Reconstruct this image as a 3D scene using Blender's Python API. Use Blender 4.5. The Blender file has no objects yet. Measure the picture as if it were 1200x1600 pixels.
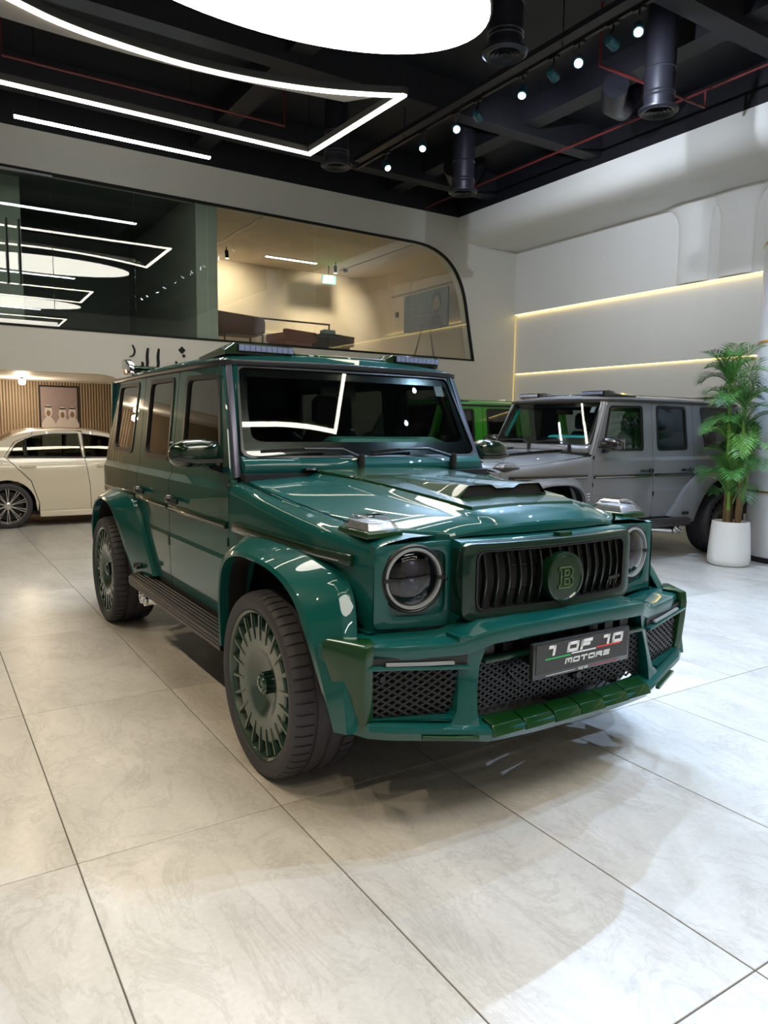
import bpy, bmesh, math, random
from mathutils import Vector, Matrix
from mathutils.geometry import delaunay_2d_cdt
random.seed(7)
PI = math.pi
scn = bpy.context.scene
COL = scn.collection

# ------------------------------------------------------------------ camera
F_PX, PITCH, ROLL, YAW, CAM_H = 1146.03, -.114723, .0137337, .5663206, 1.48098
cam_data = bpy.data.cameras.new('camera')
cam = bpy.data.objects.new('camera', cam_data)
COL.objects.link(cam)
cam_data.sensor_fit = 'VERTICAL'
cam_data.sensor_height = 36.0
cam_data.lens = F_PX / 1600 * 36.0
cam_data.clip_start = .05
_fw = Vector((math.sin(YAW) * math.cos(PITCH), math.cos(YAW) * math.cos(PITCH), math.sin(PITCH)))
_r = Vector((math.cos(YAW), -math.sin(YAW), 0))
_u = _r.cross(_fw)
_r2 = math.cos(ROLL) * _r + math.sin(ROLL) * _u
_u2 = -math.sin(ROLL) * _r + math.cos(ROLL) * _u
_m = Matrix.Identity(4)
for i in range(3):
    _m[i][0], _m[i][1], _m[i][2] = _r2[i], _u2[i], -_fw[i]
_m[2][3] = CAM_H
cam.matrix_world = _m
scn.camera = cam

# ------------------------------------------------------------------ world, exposure
world = bpy.data.worlds.new('world')
scn.world = world
world.use_nodes = True
world.node_tree.nodes['Background'].inputs[0].default_value = (.55, .6, .7, 1)
world.node_tree.nodes['Background'].inputs[1].default_value = 0.
scn.view_settings.view_transform = 'Standard'
scn.view_settings.look = 'None'
scn.view_settings.gamma = 1
scn.view_settings.use_curve_mapping = False
scn.view_settings.exposure = 0.53

# light levels (all are lamps that the showroom has)
E_ELLIPSE, E_LOOP, E_STRIP = 7.0, 12.0, 22.0
P_SPOT = 380.0
P_SPOT_WARM = 140.0
E_LED = 3.0

# ------------------------------------------------------------------ materials
MATS = {}
def nodes_of(m):
    m.use_nodes = True
    return m.node_tree.nodes, m.node_tree.links
def mat(name, col, rough=.5, metal=0., coat=0., spec=.5, emit=None, es=0., noise=0., nscale=20., bump=0., bscale=60., sheen=0., coat_rough=.03):
    if name in MATS: return MATS[name]
    m = bpy.data.materials.new(name)
    N, L = nodes_of(m)
    b = N['Principled BSDF']
    b.inputs['Base Color'].default_value = (*col, 1)
    b.inputs['Roughness'].default_value = rough
    b.inputs['Metallic'].default_value = metal
    b.inputs['Coat Weight'].default_value = coat
    b.inputs['Coat Roughness'].default_value = coat_rough
    b.inputs['Specular IOR Level'].default_value = spec
    if sheen: b.inputs['Sheen Weight'].default_value = sheen
    if emit:
        b.inputs['Emission Color'].default_value = (*emit, 1)
        b.inputs['Emission Strength'].default_value = es
    if noise or bump:
        tc = N.new('ShaderNodeTexCoord')
    if noise:
        t = N.new('ShaderNodeTexNoise'); t.inputs['Scale'].default_value = nscale; t.inputs['Detail'].default_value = 5
        L.new(tc.outputs['Object'], t.inputs['Vector'])
        r = N.new('ShaderNodeMapRange')
        r.inputs['To Min'].default_value = 1 - noise; r.inputs['To Max'].default_value = 1 + noise
        L.new(t.outputs['Fac'], r.inputs['Value'])
        mx = N.new('ShaderNodeMix'); mx.data_type = 'RGBA'; mx.blend_type = 'MULTIPLY'; mx.inputs['Factor'].default_value = 1
        mx.inputs['A'].default_value = (*col, 1)
        L.new(r.outputs['Result'], mx.inputs['B'])
        L.new(mx.outputs['Result'], b.inputs['Base Color'])
    if bump:
        t2 = N.new('ShaderNodeTexNoise'); t2.inputs['Scale'].default_value = bscale; t2.inputs['Detail'].default_value = 4
        L.new(tc.outputs['Object'], t2.inputs['Vector'])
        bp = N.new('ShaderNodeBump'); bp.inputs['Strength'].default_value = bump; bp.inputs['Distance'].default_value = .01
        L.new(t2.outputs['Fac'], bp.inputs['Height'])
        L.new(bp.outputs['Normal'], b.inputs['Normal'])
    MATS[name] = m
    return m
def emat(name, col, s):
    if name in MATS: return MATS[name]
    m = bpy.data.materials.new(name)
    N, L = nodes_of(m)
    N.clear()
    e = N.new('ShaderNodeEmission'); e.inputs[0].default_value = (*col, 1); e.inputs[1].default_value = s
    o = N.new('ShaderNodeOutputMaterial'); L.new(e.outputs[0], o.inputs[0])
    MATS[name] = m
    return m
def glass(name, tint, refl=1.0, ior=1.5, gcol=(1, 1, 1)):
    if name in MATS: return MATS[name]
    m = bpy.data.materials.new(name)
    N, L = nodes_of(m)
    N.clear()
    t = N.new('ShaderNodeBsdfTransparent'); t.inputs[0].default_value = (*tint, 1)
    g = N.new('ShaderNodeBsdfGlossy'); g.inputs['Roughness'].default_value = .0; g.inputs['Color'].default_value = (*gcol, 1)
    f = N.new('ShaderNodeFresnel')
    gm = N.new('ShaderNodeNewGeometry'); im = N.new('ShaderNodeMapRange')      # same reflectance on both faces of the sheet
    im.inputs['To Min'].default_value = ior; im.inputs['To Max'].default_value = 1 / ior
    L.new(gm.outputs['Backfacing'], im.inputs['Value']); L.new(im.outputs['Result'], f.inputs['IOR'])
    k = N.new('ShaderNodeMath'); k.operation = 'MULTIPLY'; k.inputs[1].default_value = refl; k.use_clamp = True
    x = N.new('ShaderNodeMixShader'); o = N.new('ShaderNodeOutputMaterial')
    L.new(f.outputs[0], k.inputs[0]); L.new(k.outputs[0], x.inputs[0]); L.new(t.outputs[0], x.inputs[1]); L.new(g.outputs[0], x.inputs[2]); L.new(x.outputs[0], o.inputs[0])
    MATS[name] = m
    return m
def carbon(name, col, scale=260):
    if name in MATS: return MATS[name]
    m = mat(name, col, .35, 0., 1., .1)
    N, L = nodes_of(m)
    b = N['Principled BSDF']
    tc = N.new('ShaderNodeTexCoord')
    ch = N.new('ShaderNodeTexChecker'); ch.inputs['Scale'].default_value = scale
    ch.inputs['Color1'].default_value = (*[c * 1.15 for c in col], 1); ch.inputs['Color2'].default_value = (*[c * .85 for c in col], 1)
    L.new(tc.outputs['Object'], ch.inputs['Vector']); L.new(ch.outputs['Color'], b.inputs['Base Color'])
    return m

M_TILE = bpy.data.materials.new('stone_tile')
def _tile():
    m = M_TILE
    N, L = nodes_of(m)
    b = N['Principled BSDF']
    g = N.new('ShaderNodeNewGeometry'); oi = N.new('ShaderNodeObjectInfo')
    cmb = N.new('ShaderNodeVectorMath'); cmb.operation = 'ADD'
    sc = N.new('ShaderNodeVectorMath'); sc.operation = 'SCALE'; sc.inputs['Scale'].default_value = 13.
    cx = N.new('ShaderNodeCombineXYZ')
    L.new(oi.outputs['Random'], cx.inputs['X']); L.new(oi.outputs['Random'], cx.inputs['Z'])
    L.new(cx.outputs[0], sc.inputs[0]); L.new(g.outputs['Position'], cmb.inputs[0]); L.new(sc.outputs[0], cmb.inputs[1])
    mp = N.new('ShaderNodeMapping'); mp.inputs['Scale'].default_value = (1.6, .8, 1); mp.inputs['Rotation'].default_value = (0, 0, .6)
    L.new(cmb.outputs[0], mp.inputs['Vector'])
    n1 = N.new('ShaderNodeTexNoise'); n1.inputs['Scale'].default_value = 1.3; n1.inputs['Detail'].default_value = 9; n1.inputs['Roughness'].default_value = .62; n1.inputs['Distortion'].default_value = .8
    L.new(mp.outputs[0], n1.inputs['Vector'])
    n2 = N.new('ShaderNodeTexNoise'); n2.inputs['Scale'].default_value = 55; n2.inputs['Detail'].default_value = 3
    L.new(cmb.outputs[0], n2.inputs['Vector'])
    n3 = N.new('ShaderNodeTexNoise'); n3.inputs['Scale'].default_value = 2.2; n3.inputs['Detail'].default_value = 10; n3.inputs['Roughness'].default_value = .7; n3.inputs['Distortion'].default_value = 1.1
    L.new(mp.outputs[0], n3.inputs['Vector'])
    rp = N.new('ShaderNodeValToRGB')
    e = rp.color_ramp.elements
    e[0].position = .3; e[0].color = (.42, .405, .375, 1); e[1].position = .72; e[1].color = (.62, .60, .565, 1)
    L.new(n1.outputs['Fac'], rp.inputs['Fac'])
    vr = N.new('ShaderNodeValToRGB')
    e = vr.color_ramp.elements
    e[0].position = .47; e[0].color = (1, 1, 1, 1); e[1].position = .53; e[1].color = (1, 1, 1, 1)
    k = vr.color_ramp.elements.new(.5); k.color = (.86, .85, .84, 1)
    L.new(n3.outputs['Fac'], vr.inputs['Fac'])
    mx = N.new('ShaderNodeMix'); mx.data_type = 'RGBA'; mx.blend_type = 'MULTIPLY'; mx.inputs['Factor'].default_value = 1
    L.new(rp.outputs['Color'], mx.inputs['A']); L.new(vr.outputs['Color'], mx.inputs['B'])
    mr = N.new('ShaderNodeMapRange'); mr.inputs['To Min'].default_value = .88; mr.inputs['To Max'].default_value = 1.12
    L.new(n2.outputs['Fac'], mr.inputs['Value'])
    mx2 = N.new('ShaderNodeMix'); mx2.data_type = 'RGBA'; mx2.blend_type = 'MULTIPLY'; mx2.inputs['Factor'].default_value = 1
    L.new(mx.outputs['Result'], mx2.inputs['A']); L.new(mr.outputs['Result'], mx2.inputs['B'])
    L.new(mx2.outputs['Result'], b.inputs['Base Color'])
    r2 = N.new('ShaderNodeMapRange'); r2.inputs['To Min'].default_value = .24; r2.inputs['To Max'].default_value = .42
    L.new(n1.outputs['Fac'], r2.inputs['Value']); L.new(r2.outputs['Result'], b.inputs['Roughness'])
    bp = N.new('ShaderNodeBump'); bp.inputs['Strength'].default_value = .12; bp.inputs['Distance'].default_value = .004
    L.new(n2.outputs['Fac'], bp.inputs['Height']); L.new(bp.outputs['Normal'], b.inputs['Normal'])
_tile()

# ------------------------------------------------------------------ mesh helpers
def lerp(a, b, t): return a + (b - a) * t
def interp(tab, x):
    if x <= tab[0][0]: return tab[0][1]
    for (a, fa), (b, fb) in zip(tab, tab[1:]):
        if x <= b: return fa + (fb - fa) * (x - a) / (b - a)
    return tab[-1][1]
def rp(pts, r, n=5, closed=True):
    """polygon with rounded corners; r one radius or a list"""
    out = []
    N = len(pts)
    for i, p in enumerate(pts):
        rr = r[i] if isinstance(r, (list, tuple)) else r
        if rr <= 0 or (not closed and i in (0, N - 1)):
            out.append(tuple(p)); continue
        a, b, c = Vector(pts[i - 1]), Vector(p), Vector(pts[(i + 1) % N])
        d1, d2 = (a - b), (c - b)
        l = min(rr, d1.length * .49, d2.length * .49)
        s, e = b + d1.normalized() * l, b + d2.normalized() * l
        for k in range(n + 1):
            t = k / n
            out.append(tuple(s * (1 - t) ** 2 + b * 2 * t * (1 - t) + e * t * t))
    return out
def chaikin(P, it=2):
    P = [Vector(p) for p in P]
    for _ in range(it):
        Q = [P[0]]
        for a, b in zip(P, P[1:]):
            Q += [a * .75 + b * .25, a * .25 + b * .75]
        Q.append(P[-1]); P = Q
    return P
def inside(pt, poly):
    x, y = pt; c = False; j = len(poly) - 1
    for i in range(len(poly)):
        xi, yi = poly[i][0], poly[i][1]; xj, yj = poly[j][0], poly[j][1]
        if (yi > y) != (yj > y) and x < (xj - xi) * (y - yi) / (yj - yi) + xi: c = not c
        j = i
    return c

class MB:
    def __init__(s): s.v = []; s.f = []
    def add(s, v, f):
        o = len(s.v); s.v += [tuple(p) for p in v]; s.f += [tuple(i + o for i in q) for q in f]; return s
    def box(s, c, d, R=None):
        x, y, z = [k / 2 for k in d]
        v = [Vector((a * x, b * y, e * z)) for a in (-1, 1) for b in (-1, 1) for e in (-1, 1)]
        if R: v = [R @ p for p in v]
        c = Vector(c)
        return s.add([p + c for p in v], [(0, 1, 3, 2), (4, 6, 7, 5), (0, 4, 5, 1), (2, 3, 7, 6), (0, 2, 6, 4), (1, 5, 7, 3)])
    def mm(s, x0, x1, y0, y1, z0, z1):
        return s.box(((x0 + x1) / 2, (y0 + y1) / 2, (z0 + z1) / 2), (x1 - x0, y1 - y0, z1 - z0))
    def loft(s, rings, closed=True, cap=True, loop=False):
        n = len(rings[0]); v = [p for r in rings for p in r]; f = []
        R = len(rings)
        for i in range(R if loop else R - 1):
            a, b = i * n, ((i + 1) % R) * n
            for j in range(n if closed else n - 1):
                k = (j + 1) % n
                f.append((a + j, a + k, b + k, b + j))
        if cap and closed and not loop:
            f.append(tuple(range(n))); f.append(tuple((R - 1) * n + i for i in range(n)))
        return s.add(v, f)
    def prism(s, poly, ax, a, b):
        def P(p, h):
            return {0: (h, p[0], p[1]), 1: (p[0], h, p[1]), 2: (p[0], p[1], h)}[ax]
        return s.loft([[P(p, a) for p in poly], [P(p, b) for p in poly]])
    def tube(s, path, r, n=8, closed=False):
        path = [Vector(p) for p in path]; rings = []
        rr = r if isinstance(r, (list, tuple)) else [r] * len(path)
        up = None
        for i, p in enumerate(path):
            if closed: t = path[(i + 1) % len(path)] - path[i - 1]
            else: t = path[min(i + 1, len(path) - 1)] - path[max(i - 1, 0)]
            t.normalize()
            if up is None:
                up = Vector((0, 0, 1)) if abs(t.z) < .9 else Vector((1, 0, 0))
            x = t.cross(up); x.normalize(); y = x.cross(t); up = y
            rings.append([p + (x * math.cos(2 * PI * k / n) + y * math.sin(2 * PI * k / n)) * rr[i] for k in range(n)])
        return s.loft(rings, loop=closed)
    def bar(s, path, w, h, up=(0, 0, 1), closed=False):
        """rectangular section swept along a path"""
        path = [Vector(p) for p in path]; up = Vector(up); rings = []
        for i, p in enumerate(path):
            n = len(path)
            if closed: t = path[(i + 1) % n] - path[i - 1]
            else: t = path[min(i + 1, n - 1)] - path[max(i - 1, 0)]
            t.normalize(); x = t.cross(up); x.normalize(); y = x.cross(t)
            rings.append([p + x * a * w / 2 + y * b * h / 2 for a, b in ((-1, -1), (1, -1), (1, 1), (-1, 1))])
        return s.loft(rings, loop=closed)
    def lathe(s, prof, n=32, ax=2, c=(0, 0, 0), closed=False):
        rings = []
        for k in range(n):
            a = 2 * PI * k / n; ca, sa = math.cos(a), math.sin(a); ring = []
            for r, h in prof:
                p = {0: (h, r * ca, r * sa), 1: (r * ca, h, r * sa), 2: (r * ca, r * sa, h)}[ax]
                ring.append((p[0] + c[0], p[1] + c[1], p[2] + c[2]))
            rings.append(ring)
        return s.loft(rings, closed=closed, loop=True)
    def grid(s, rows):
        return s.loft(rings=rows, closed=False)
    def mesh(s, name, bevel=0, ang=35, seg=2, weld=1e-5):
        bm = bmesh.new()
        vs = [bm.verts.new(p) for p in s.v]
        for q in s.f:
            q2 = []
            for i in q:
                if i not in q2: q2.append(i)
            if len(q2) < 3: continue
            try: bm.faces.new([vs[i] for i in q2])
            except ValueError: pass
        if weld: bmesh.ops.remove_doubles(bm, verts=bm.verts, dist=weld)
        bmesh.ops.recalc_face_normals(bm, faces=bm.faces)
        if bevel:
            es = [e for e in bm.edges if len(e.link_faces) == 2 and e.calc_face_angle(0) > math.radians(ang)]
            if es: bmesh.ops.bevel(bm, geom=es, offset=bevel, segments=seg, affect='EDGES', profile=.6, clamp_overlap=True)
        for f in bm.faces: f.smooth = True
        for e in bm.edges:
            e.smooth = not (len(e.link_faces) != 2 or e.calc_face_angle(0) > math.radians(ang))
        me = bpy.data.meshes.new(name); bm.to_mesh(me); bm.free()
        return me
    def build(s, name, m, parent=None, bevel=0, ang=35, seg=2, kind=None, label=None):
        me = s.mesh(name, bevel, ang, seg)
        me.materials.append(m)
        o = bpy.data.objects.new(name, me); COL.objects.link(o)
        if parent: o.parent = parent
        if kind: o['kind'] = kind
        if label: o['label'] = label
        return o

def empty(name, loc=(0, 0, 0), rz=0, label=None, cat=None, group=None):
    o = bpy.data.objects.new(name, None); COL.objects.link(o)
    o.location = loc; o.rotation_euler = (0, 0, rz); o.empty_display_size = .1
    return tag(o, label, cat, group)
def tag(o, label=None, cat=None, group=None, kind=None):
    if label: o['label'] = label
    if cat: o['category'] = cat
    if group: o['group'] = group
    if kind: o['kind'] = kind
    return o
def dup(o, parent=None, name=None):
    c = o.copy(); COL.objects.link(c); c.parent = parent
    for ch in list(o.children): dup(ch, c)
    return c
def lamp(kind, name, loc, power, col, parent=None, **kw):
    d = bpy.data.lights.new(name, kind); d.energy = power; d.color = col
    for k, v in kw.items(): setattr(d, k, v)
    o = bpy.data.objects.new(name, d); COL.objects.link(o); o.location = loc
    if parent: o.parent = parent
    return o
def aim(o, d):
    o.rotation_mode = 'QUATERNION'; o.rotation_quaternion = Vector(d).to_track_quat('-Z', 'Y')

def cdt_panel(mb, outline, holes, fun, th, zb=(), yb=(), inward=(1, 0, 0)):
    """2D outline (u,v) with holes -> solid sheet; fun(u,v)->3D point, th thickness along -inward"""
    V = []; E = []
    def loop(L):
        o = len(V); V.extend([Vector(p[:2]) for p in L]); E.extend([(o + i, o + (i + 1) % len(L)) for i in range(len(L))])
    loop(outline)
    for h in holes: loop(h)
    us = [p[0] for p in outline]; vs = [p[1] for p in outline]
    for z in zb:
        if min(vs) < z < max(vs):
            o = len(V); V.extend([Vector((min(us) - .01, z)), Vector((max(us) + .01, z))]); E.append((o, o + 1))
    for y in yb:
        if min(us) < y < max(us):
            o = len(V); V.extend([Vector((y, min(vs) - .01)), Vector((y, max(vs) + .01))]); E.append((o, o + 1))
    r = delaunay_2d_cdt(V, E, [], 0, 1e-5)
    pv = r[0]; tris = []
    for t in r[2]:
        c = sum((pv[i] for i in t), Vector((0, 0))) / len(t)
        if inside(c, outline) and not any(inside(c, h) for h in holes): tris.append(tuple(t))
    inw = Vector(inward) * th
    top = [Vector(fun(p[0], p[1])) for p in pv]; bot = [p + inw for p in top]
    n = len(pv); cnt = {}
    for t in tris:
        for i in range(len(t)):
            a, b = t[i], t[(i + 1) % len(t)]; k = (min(a, b), max(a, b)); cnt.setdefault(k, []).append((a, b))
    f = list(tris) + [tuple(i + n for i in reversed(t)) for t in tris]
    for k, l in cnt.items():
        if len(l) == 1:
            a, b = l[0]; f.append((b, a, a + n, b + n))
    used = sorted({i for q in f for i in q}); mp = {o: i for i, o in enumerate(used)}
    allv = top + bot
    mb.add([allv[i] for i in used], [tuple(mp[i] for i in q) for q in f])
    return mb

def clip_line(p, d, poly):
    """segment of the line p+t*d inside a polygon (convex)"""
    ts = []
    n = len(poly)
    for i in range(n):
        a = poly[i]; b = poly[(i + 1) % n]
        ex, ey = b[0] - a[0], b[1] - a[1]
        den = d[0] * ey - d[1] * ex
        if abs(den) < 1e-9: continue
        t = ((a[0] - p[0]) * ey - (a[1] - p[1]) * ex) / den
        u = ((a[0] - p[0]) * d[1] - (a[1] - p[1]) * d[0]) / den
        if 0 <= u <= 1: ts.append(t)
    ts.sort()
    return (ts[0], ts[-1]) if len(ts) >= 2 and ts[-1] - ts[0] > .004 else None

GLYPH = {
 '1': [[(.12, 1), (.62, 1), (.62, 0)]], 'O': [[(0, 0), (0, 1), (1, 1), (1, 0), (0, 0)]], '0': [[(0, 0), (0, 1), (1, 1), (1, 0), (0, 0)]],
 'F': [[(0, 0), (0, 1), (1, 1)], [(0, .48), (.8, .48)]], 'M': [[(0, 0), (0, 1), (1, 1), (1, 0)], [(.5, 1), (.5, .25)]],
 'T': [[(0, 1), (1, 1)], [(.5, 1), (.5, 0)]], 'R': [[(0, 0), (0, 1), (1, 1), (1, .48), (0, .48)], [(.55, .48), (1, 0)]],
 'b': [[(0, 0), (0, .14), (.14, .14), (.14, .86), (0, .86), (0, 1), (.78, 1), (.95, .86), (.95, .62), (.85, .52), (1, .40), (1, .14), (.82, 0), (0, 0)], [(.38, .60), (.38, .84), (.68, .84), (.68, .60), (.38, .60)], [(.38, .16), (.38, .42), (.72, .42), (.72, .16), (.38, .16)]],
 'S': [[(1, 1), (0, 1), (0, .5), (1, .5), (1, 0), (0, 0)]], 'B': [[(0, 0), (0, 1), (.85, 1), (.85, .52), (0, .52)], [(.85, .52), (1, .52), (1, 0), (0, 0)]]}
def text_strokes(mb, txt, x, z, w, h, gap, st, shear, fn, depth):
    """letters of straight strokes; fn(x,z,d)->3D"""
    for ch in txt:
        if ch == ' ': x += w * .75; continue
        for pl in GLYPH[ch]:
            for (a0, b0), (a1, b1) in zip(pl, pl[1:]):
                p = Vector((x + st / 2 + a0 * (w - st), z + st / 2 + b0 * (h - st))); q = Vector((x + st / 2 + a1 * (w - st), z + st / 2 + b1 * (h - st)))
                d = (q - p).normalized(); nrm = Vector((-d.y, d.x)) * st / 2; p = p - d * st / 2; q = q + d * st / 2
                c = [p + nrm, p - nrm, q - nrm, q + nrm]
                c = [(k.x + (k.y - z) * shear, k.y) for k in c]
                mb.loft([[fn(k[0], k[1], 0) for k in c], [fn(k[0], k[1], depth) for k in c]])
        x += (w * .78 if ch == '1' else w) + gap
    return x

# ------------------------------------------------------------------ common materials
M_WALL = mat('wall_paint', (.66, .635, .575), .6, noise=.02, nscale=3)
M_WALLW = mat('wall_white', (.80, .79, .765), .5, noise=.02, nscale=3)
M_BLACKCEIL = mat('ceiling_black', (.005, .005, .009), .55, noise=.3, nscale=2)
M_BLACK = mat('black_plastic', (.008, .008, .009), .35)
M_MATTE = mat('matte_black', (.006, .006, .006), .8)
M_METAL = mat('dark_duct', (.018, .018, .026), .4, .4)
M_CHROME = mat('chrome', (.8, .8, .82), .08, 1.)
M_GROUT = mat('grout', (.10, .09, .08), .9)
M_WHITE = mat('white_gloss', (.78, .78, .78), .3, noise=.02)
M_RUBBER = mat('tyre_rubber', (.035, .034, .042), .62, noise=.15, nscale=30, bump=.15, bscale=200)
M_LED = emat('led_warm', (1., .74, .26), E_LED)
M_LEDDIM = emat('led_warm_dim', (1., .76, .32), .45)
M_ELL = emat('ellipse_diffuser', (1., .95, .84), E_ELLIPSE)
M_LOOP = emat('loop_diffuser', (1., .90, .70), E_LOOP)
M_STRIPL = emat('strip_diffuser', (.90, .97, 1.), E_STRIP)
M_PANE = glass('window_pane', (.86, .90, .88), 1.35, 1.5)

# ------------------------------------------------------------------ floor
YW = 12.0           # plane of the glazed back wall
XW = 10.87          # right wall
X0, Y0, Z1 = -6.0, -6.0, 5.63
floor = MB().mm(X0 - .2, XW + .3, Y0 - .2, 16.8, -.12, -.003).build('floor', M_GROUT, kind='structure', label='large pale stone floor tiles with thin dark joints')
TW, TL = .7512, 1.492
tile_me = MB().mm(-TW / 2 + .0022, TW / 2 - .0022, -TL / 2 + .0022, TL / 2 - .0022, -.012, 0).mesh('floor_tile', .0015, seg=1)
tile_me.materials.append(M_TILE)
n = 0
for j in range(-2, 10):
    for i in range(-7, 14):
        if n >= 296: break
        cx, cy = .387 + (i + .5) * TW, 1.0218 + (j - .5) * TL
        if cx > 10.6: continue
        o = bpy.data.objects.new('floor_tile', tile_me); COL.objects.link(o); o.parent = floor; o.location = (cx, cy, 0); n += 1
# ------------------------------------------------------------------ back wall with long window, opening below
out = rp([(2.9, 0), (XW + .2, 0), (XW + .2, Z1), (X0, Z1), (X0, 2.235), (2.9, 2.235)], [0, 0, 0, 0, 0, .5], 8)
GL = rp([(X0 + .3, 2.87), (9.78, 2.86), (9.33, 5.03), (X0 + .3, 5.13)], [0, .02, 1.1, 0], 12)
cdt_panel(MB(), out, [GL], lambda u, v: (u, YW, v), .25, inward=(0, 1, 0)).build('wall_back', M_WALL, kind='structure')
def shrink(poly, d):
    cx = sum(p[0] for p in poly) / len(poly); cz = sum(p[1] for p in poly) / len(poly)
    out = []; n = len(poly)
    for i in range(n):
        a, b, c = Vector(poly[i - 1][:2]), Vector(poly[i][:2]), Vector(poly[(i + 1) % n][:2])
        t = (c - a).normalized(); nn = Vector((-t.y, t.x))
        out.append(tuple(b + nn * d))
    return out
win = cdt_panel(MB(), GL, [shrink(GL, .035)], lambda u, v: (u, YW - .012, v), .06, inward=(0, 1, 0)).build('window_1', M_MATTE, kind='structure', label='long mezzanine window with thin black frame and one rounded corner')
GLi = shrink(GL, .02)
joints = [X0 + .3, -3.2, -1.6, 0., 1.0, 1.82, 3.0, 4.16, 6.12, 8.36, 9.8]
for a, b in zip(joints, joints[1:]):
    poly = [p for p in GLi]
    # clip the outline to a..b
    def clipx(P, x, keep):
        o = []
        for i in range(len(P)):
            p, q = P[i], P[(i + 1) % len(P)]
            ip, iq = keep(p[0]), keep(q[0])
            if ip: o.append(p)
            if ip != iq:
                t = (x - p[0]) / (q[0] - p[0]); o.append((x, p[1] + t * (q[1] - p[1])))
        return o
    poly = clipx(poly, a + .004, lambda x: x >= a + .004); poly = clipx(poly, b - .004, lambda x: x <= b - .004)
    if len(poly) > 2:
        MB().prism(poly, 1, YW + .02, YW + .032).build('pane', M_PANE, win)
for x in (1.22, 1.38):
    h = MB().tube([(x, YW - .05, 3.45), (x, YW - .05, 4.35)], .014).tube([(x, YW - .05, 3.6), (x, YW + .02, 3.6)], .008).tube([(x, YW - .05, 4.2), (x, YW + .02, 4.2)], .008)
    h.build('door_handle', M_BLACK, win)
for z in (2.93, 5.06):
    MB().mm(.95, 1.85, YW - .004, YW + .05, z - .04, z + .03).build('door_rail', mat('brushed_steel', (.5, .5, .5), .3, 1.), win)

# mezzanine slab, upper rooms
MB().mm(X0, XW, YW + .25, 16.7, 2.235, 2.84).build('floor_mezzanine', M_WALLW, kind='structure')
MB().mm(4.05, 10.2, 16.5, 16.7, 2.84, 5.3).build('wall_mezzanine_back', mat('warm_wall', (.66, .55, .43), .6), kind='structure')
# right wall of the upper room with a rounded far corner
MB().mm(9.93, 10.15, YW + .25, 15.6, 2.84, 5.3).build('wall_mezzanine_right', mat('warm_wall', (.66, .55, .43), .6), kind='structure')
prof = [(9.93, 15.6)] + [(9.93 - .9 * (1 - math.cos(a)), 15.6 + .9 * math.sin(a)) for a in [PI / 2 * k / 8 for k in range(1, 9)]] + [(10.15, 16.5), (10.15, 15.6)]
MB().prism(prof, 2, 2.84, 5.3).build('wall_mezzanine_corner', mat('warm_wall', (.66, .55, .43), .6), kind='structure')
MB().mm(4.05, 10.2, YW + .25, 16.7, 5.2, 5.35).build('ceiling_mezzanine', mat('warm_ceiling', (.62, .52, .42), .7), kind='structure')
MB().mm(3.98, 4.34, YW + .06, 16.5, 2.84, 5.25).build('wall_mezzanine_divider', mat('pale_panel', (.50, .52, .46), .5), kind='structure')
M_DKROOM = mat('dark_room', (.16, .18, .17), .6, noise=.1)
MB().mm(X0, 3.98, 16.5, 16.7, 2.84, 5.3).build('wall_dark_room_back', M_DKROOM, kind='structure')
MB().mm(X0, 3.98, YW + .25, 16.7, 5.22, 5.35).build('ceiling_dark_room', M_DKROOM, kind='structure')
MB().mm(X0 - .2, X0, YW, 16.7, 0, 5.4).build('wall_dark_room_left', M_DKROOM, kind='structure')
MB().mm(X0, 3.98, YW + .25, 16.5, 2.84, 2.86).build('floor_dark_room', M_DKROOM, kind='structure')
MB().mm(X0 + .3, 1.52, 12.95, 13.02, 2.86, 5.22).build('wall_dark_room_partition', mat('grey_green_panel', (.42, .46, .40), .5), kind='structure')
# LED cove and slot on the upper room's right wall
MB().mm(9.80, 9.93, YW + .3, 15.6, 3.64, 3.70).build('trim_1', M_WALL, kind='structure')
MB().mm(9.90, 9.928, YW + .3, 15.6, 3.702, 3.715).build('trim_2', M_LED, kind='structure', label='warm led strip along the upper room wall')
MB().mm(9.915, 9.935, YW + .5, 15.4, 4.60, 4.64).build('trim_3', mat('bronze_slot', (.22, .16, .10), .5), kind='structure')
MB().mm(4.4, 9.0, 16.35, 16.5, 3.60, 3.66).build('trim_4', M_WALL, kind='structure')
MB().mm(6.8, 9.0, 16.47, 16.498, 3.662, 3.675).build('trim_5', M_LED, kind='structure', label='warm led strip along the upper room far wall')
for k, (a, b) in enumerate((((5.43, 15.9), (5.43, YW + .26)), ((8.76, 15.9), (8.76, YW + .26)))):
    MB().bar([(a[0], a[1], 5.197), (b[0], b[1], 5.197)], .03, .01).build('trim_%d' % (6 + k), M_BLACK, kind='structure')

# under the mezzanine: slatted wall
ws = MB().mm(X0, 4.2, 14.95, 15.1, 0, 2.235).build('wall_slatted', mat('slat_backing', (.20, .15, .10), .8), kind='structure', label='wood slatted wall behind the cream car')
sm = MB()
x = -1.0
while x < 4.2:
    sm.mm(x, x + .028, 14.92, 14.951, 0, 2.235); x += .05
sm.build('slats', mat('slat_wood', (.36, .27, .19), .5, noise=.12, nscale=6), ws, kind='stuff')
MB().mm(4.2, 4.4, YW + .25, 15.1, 0, 2.235).build('wall_lower_right', M_WALL, kind='structure')

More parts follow.
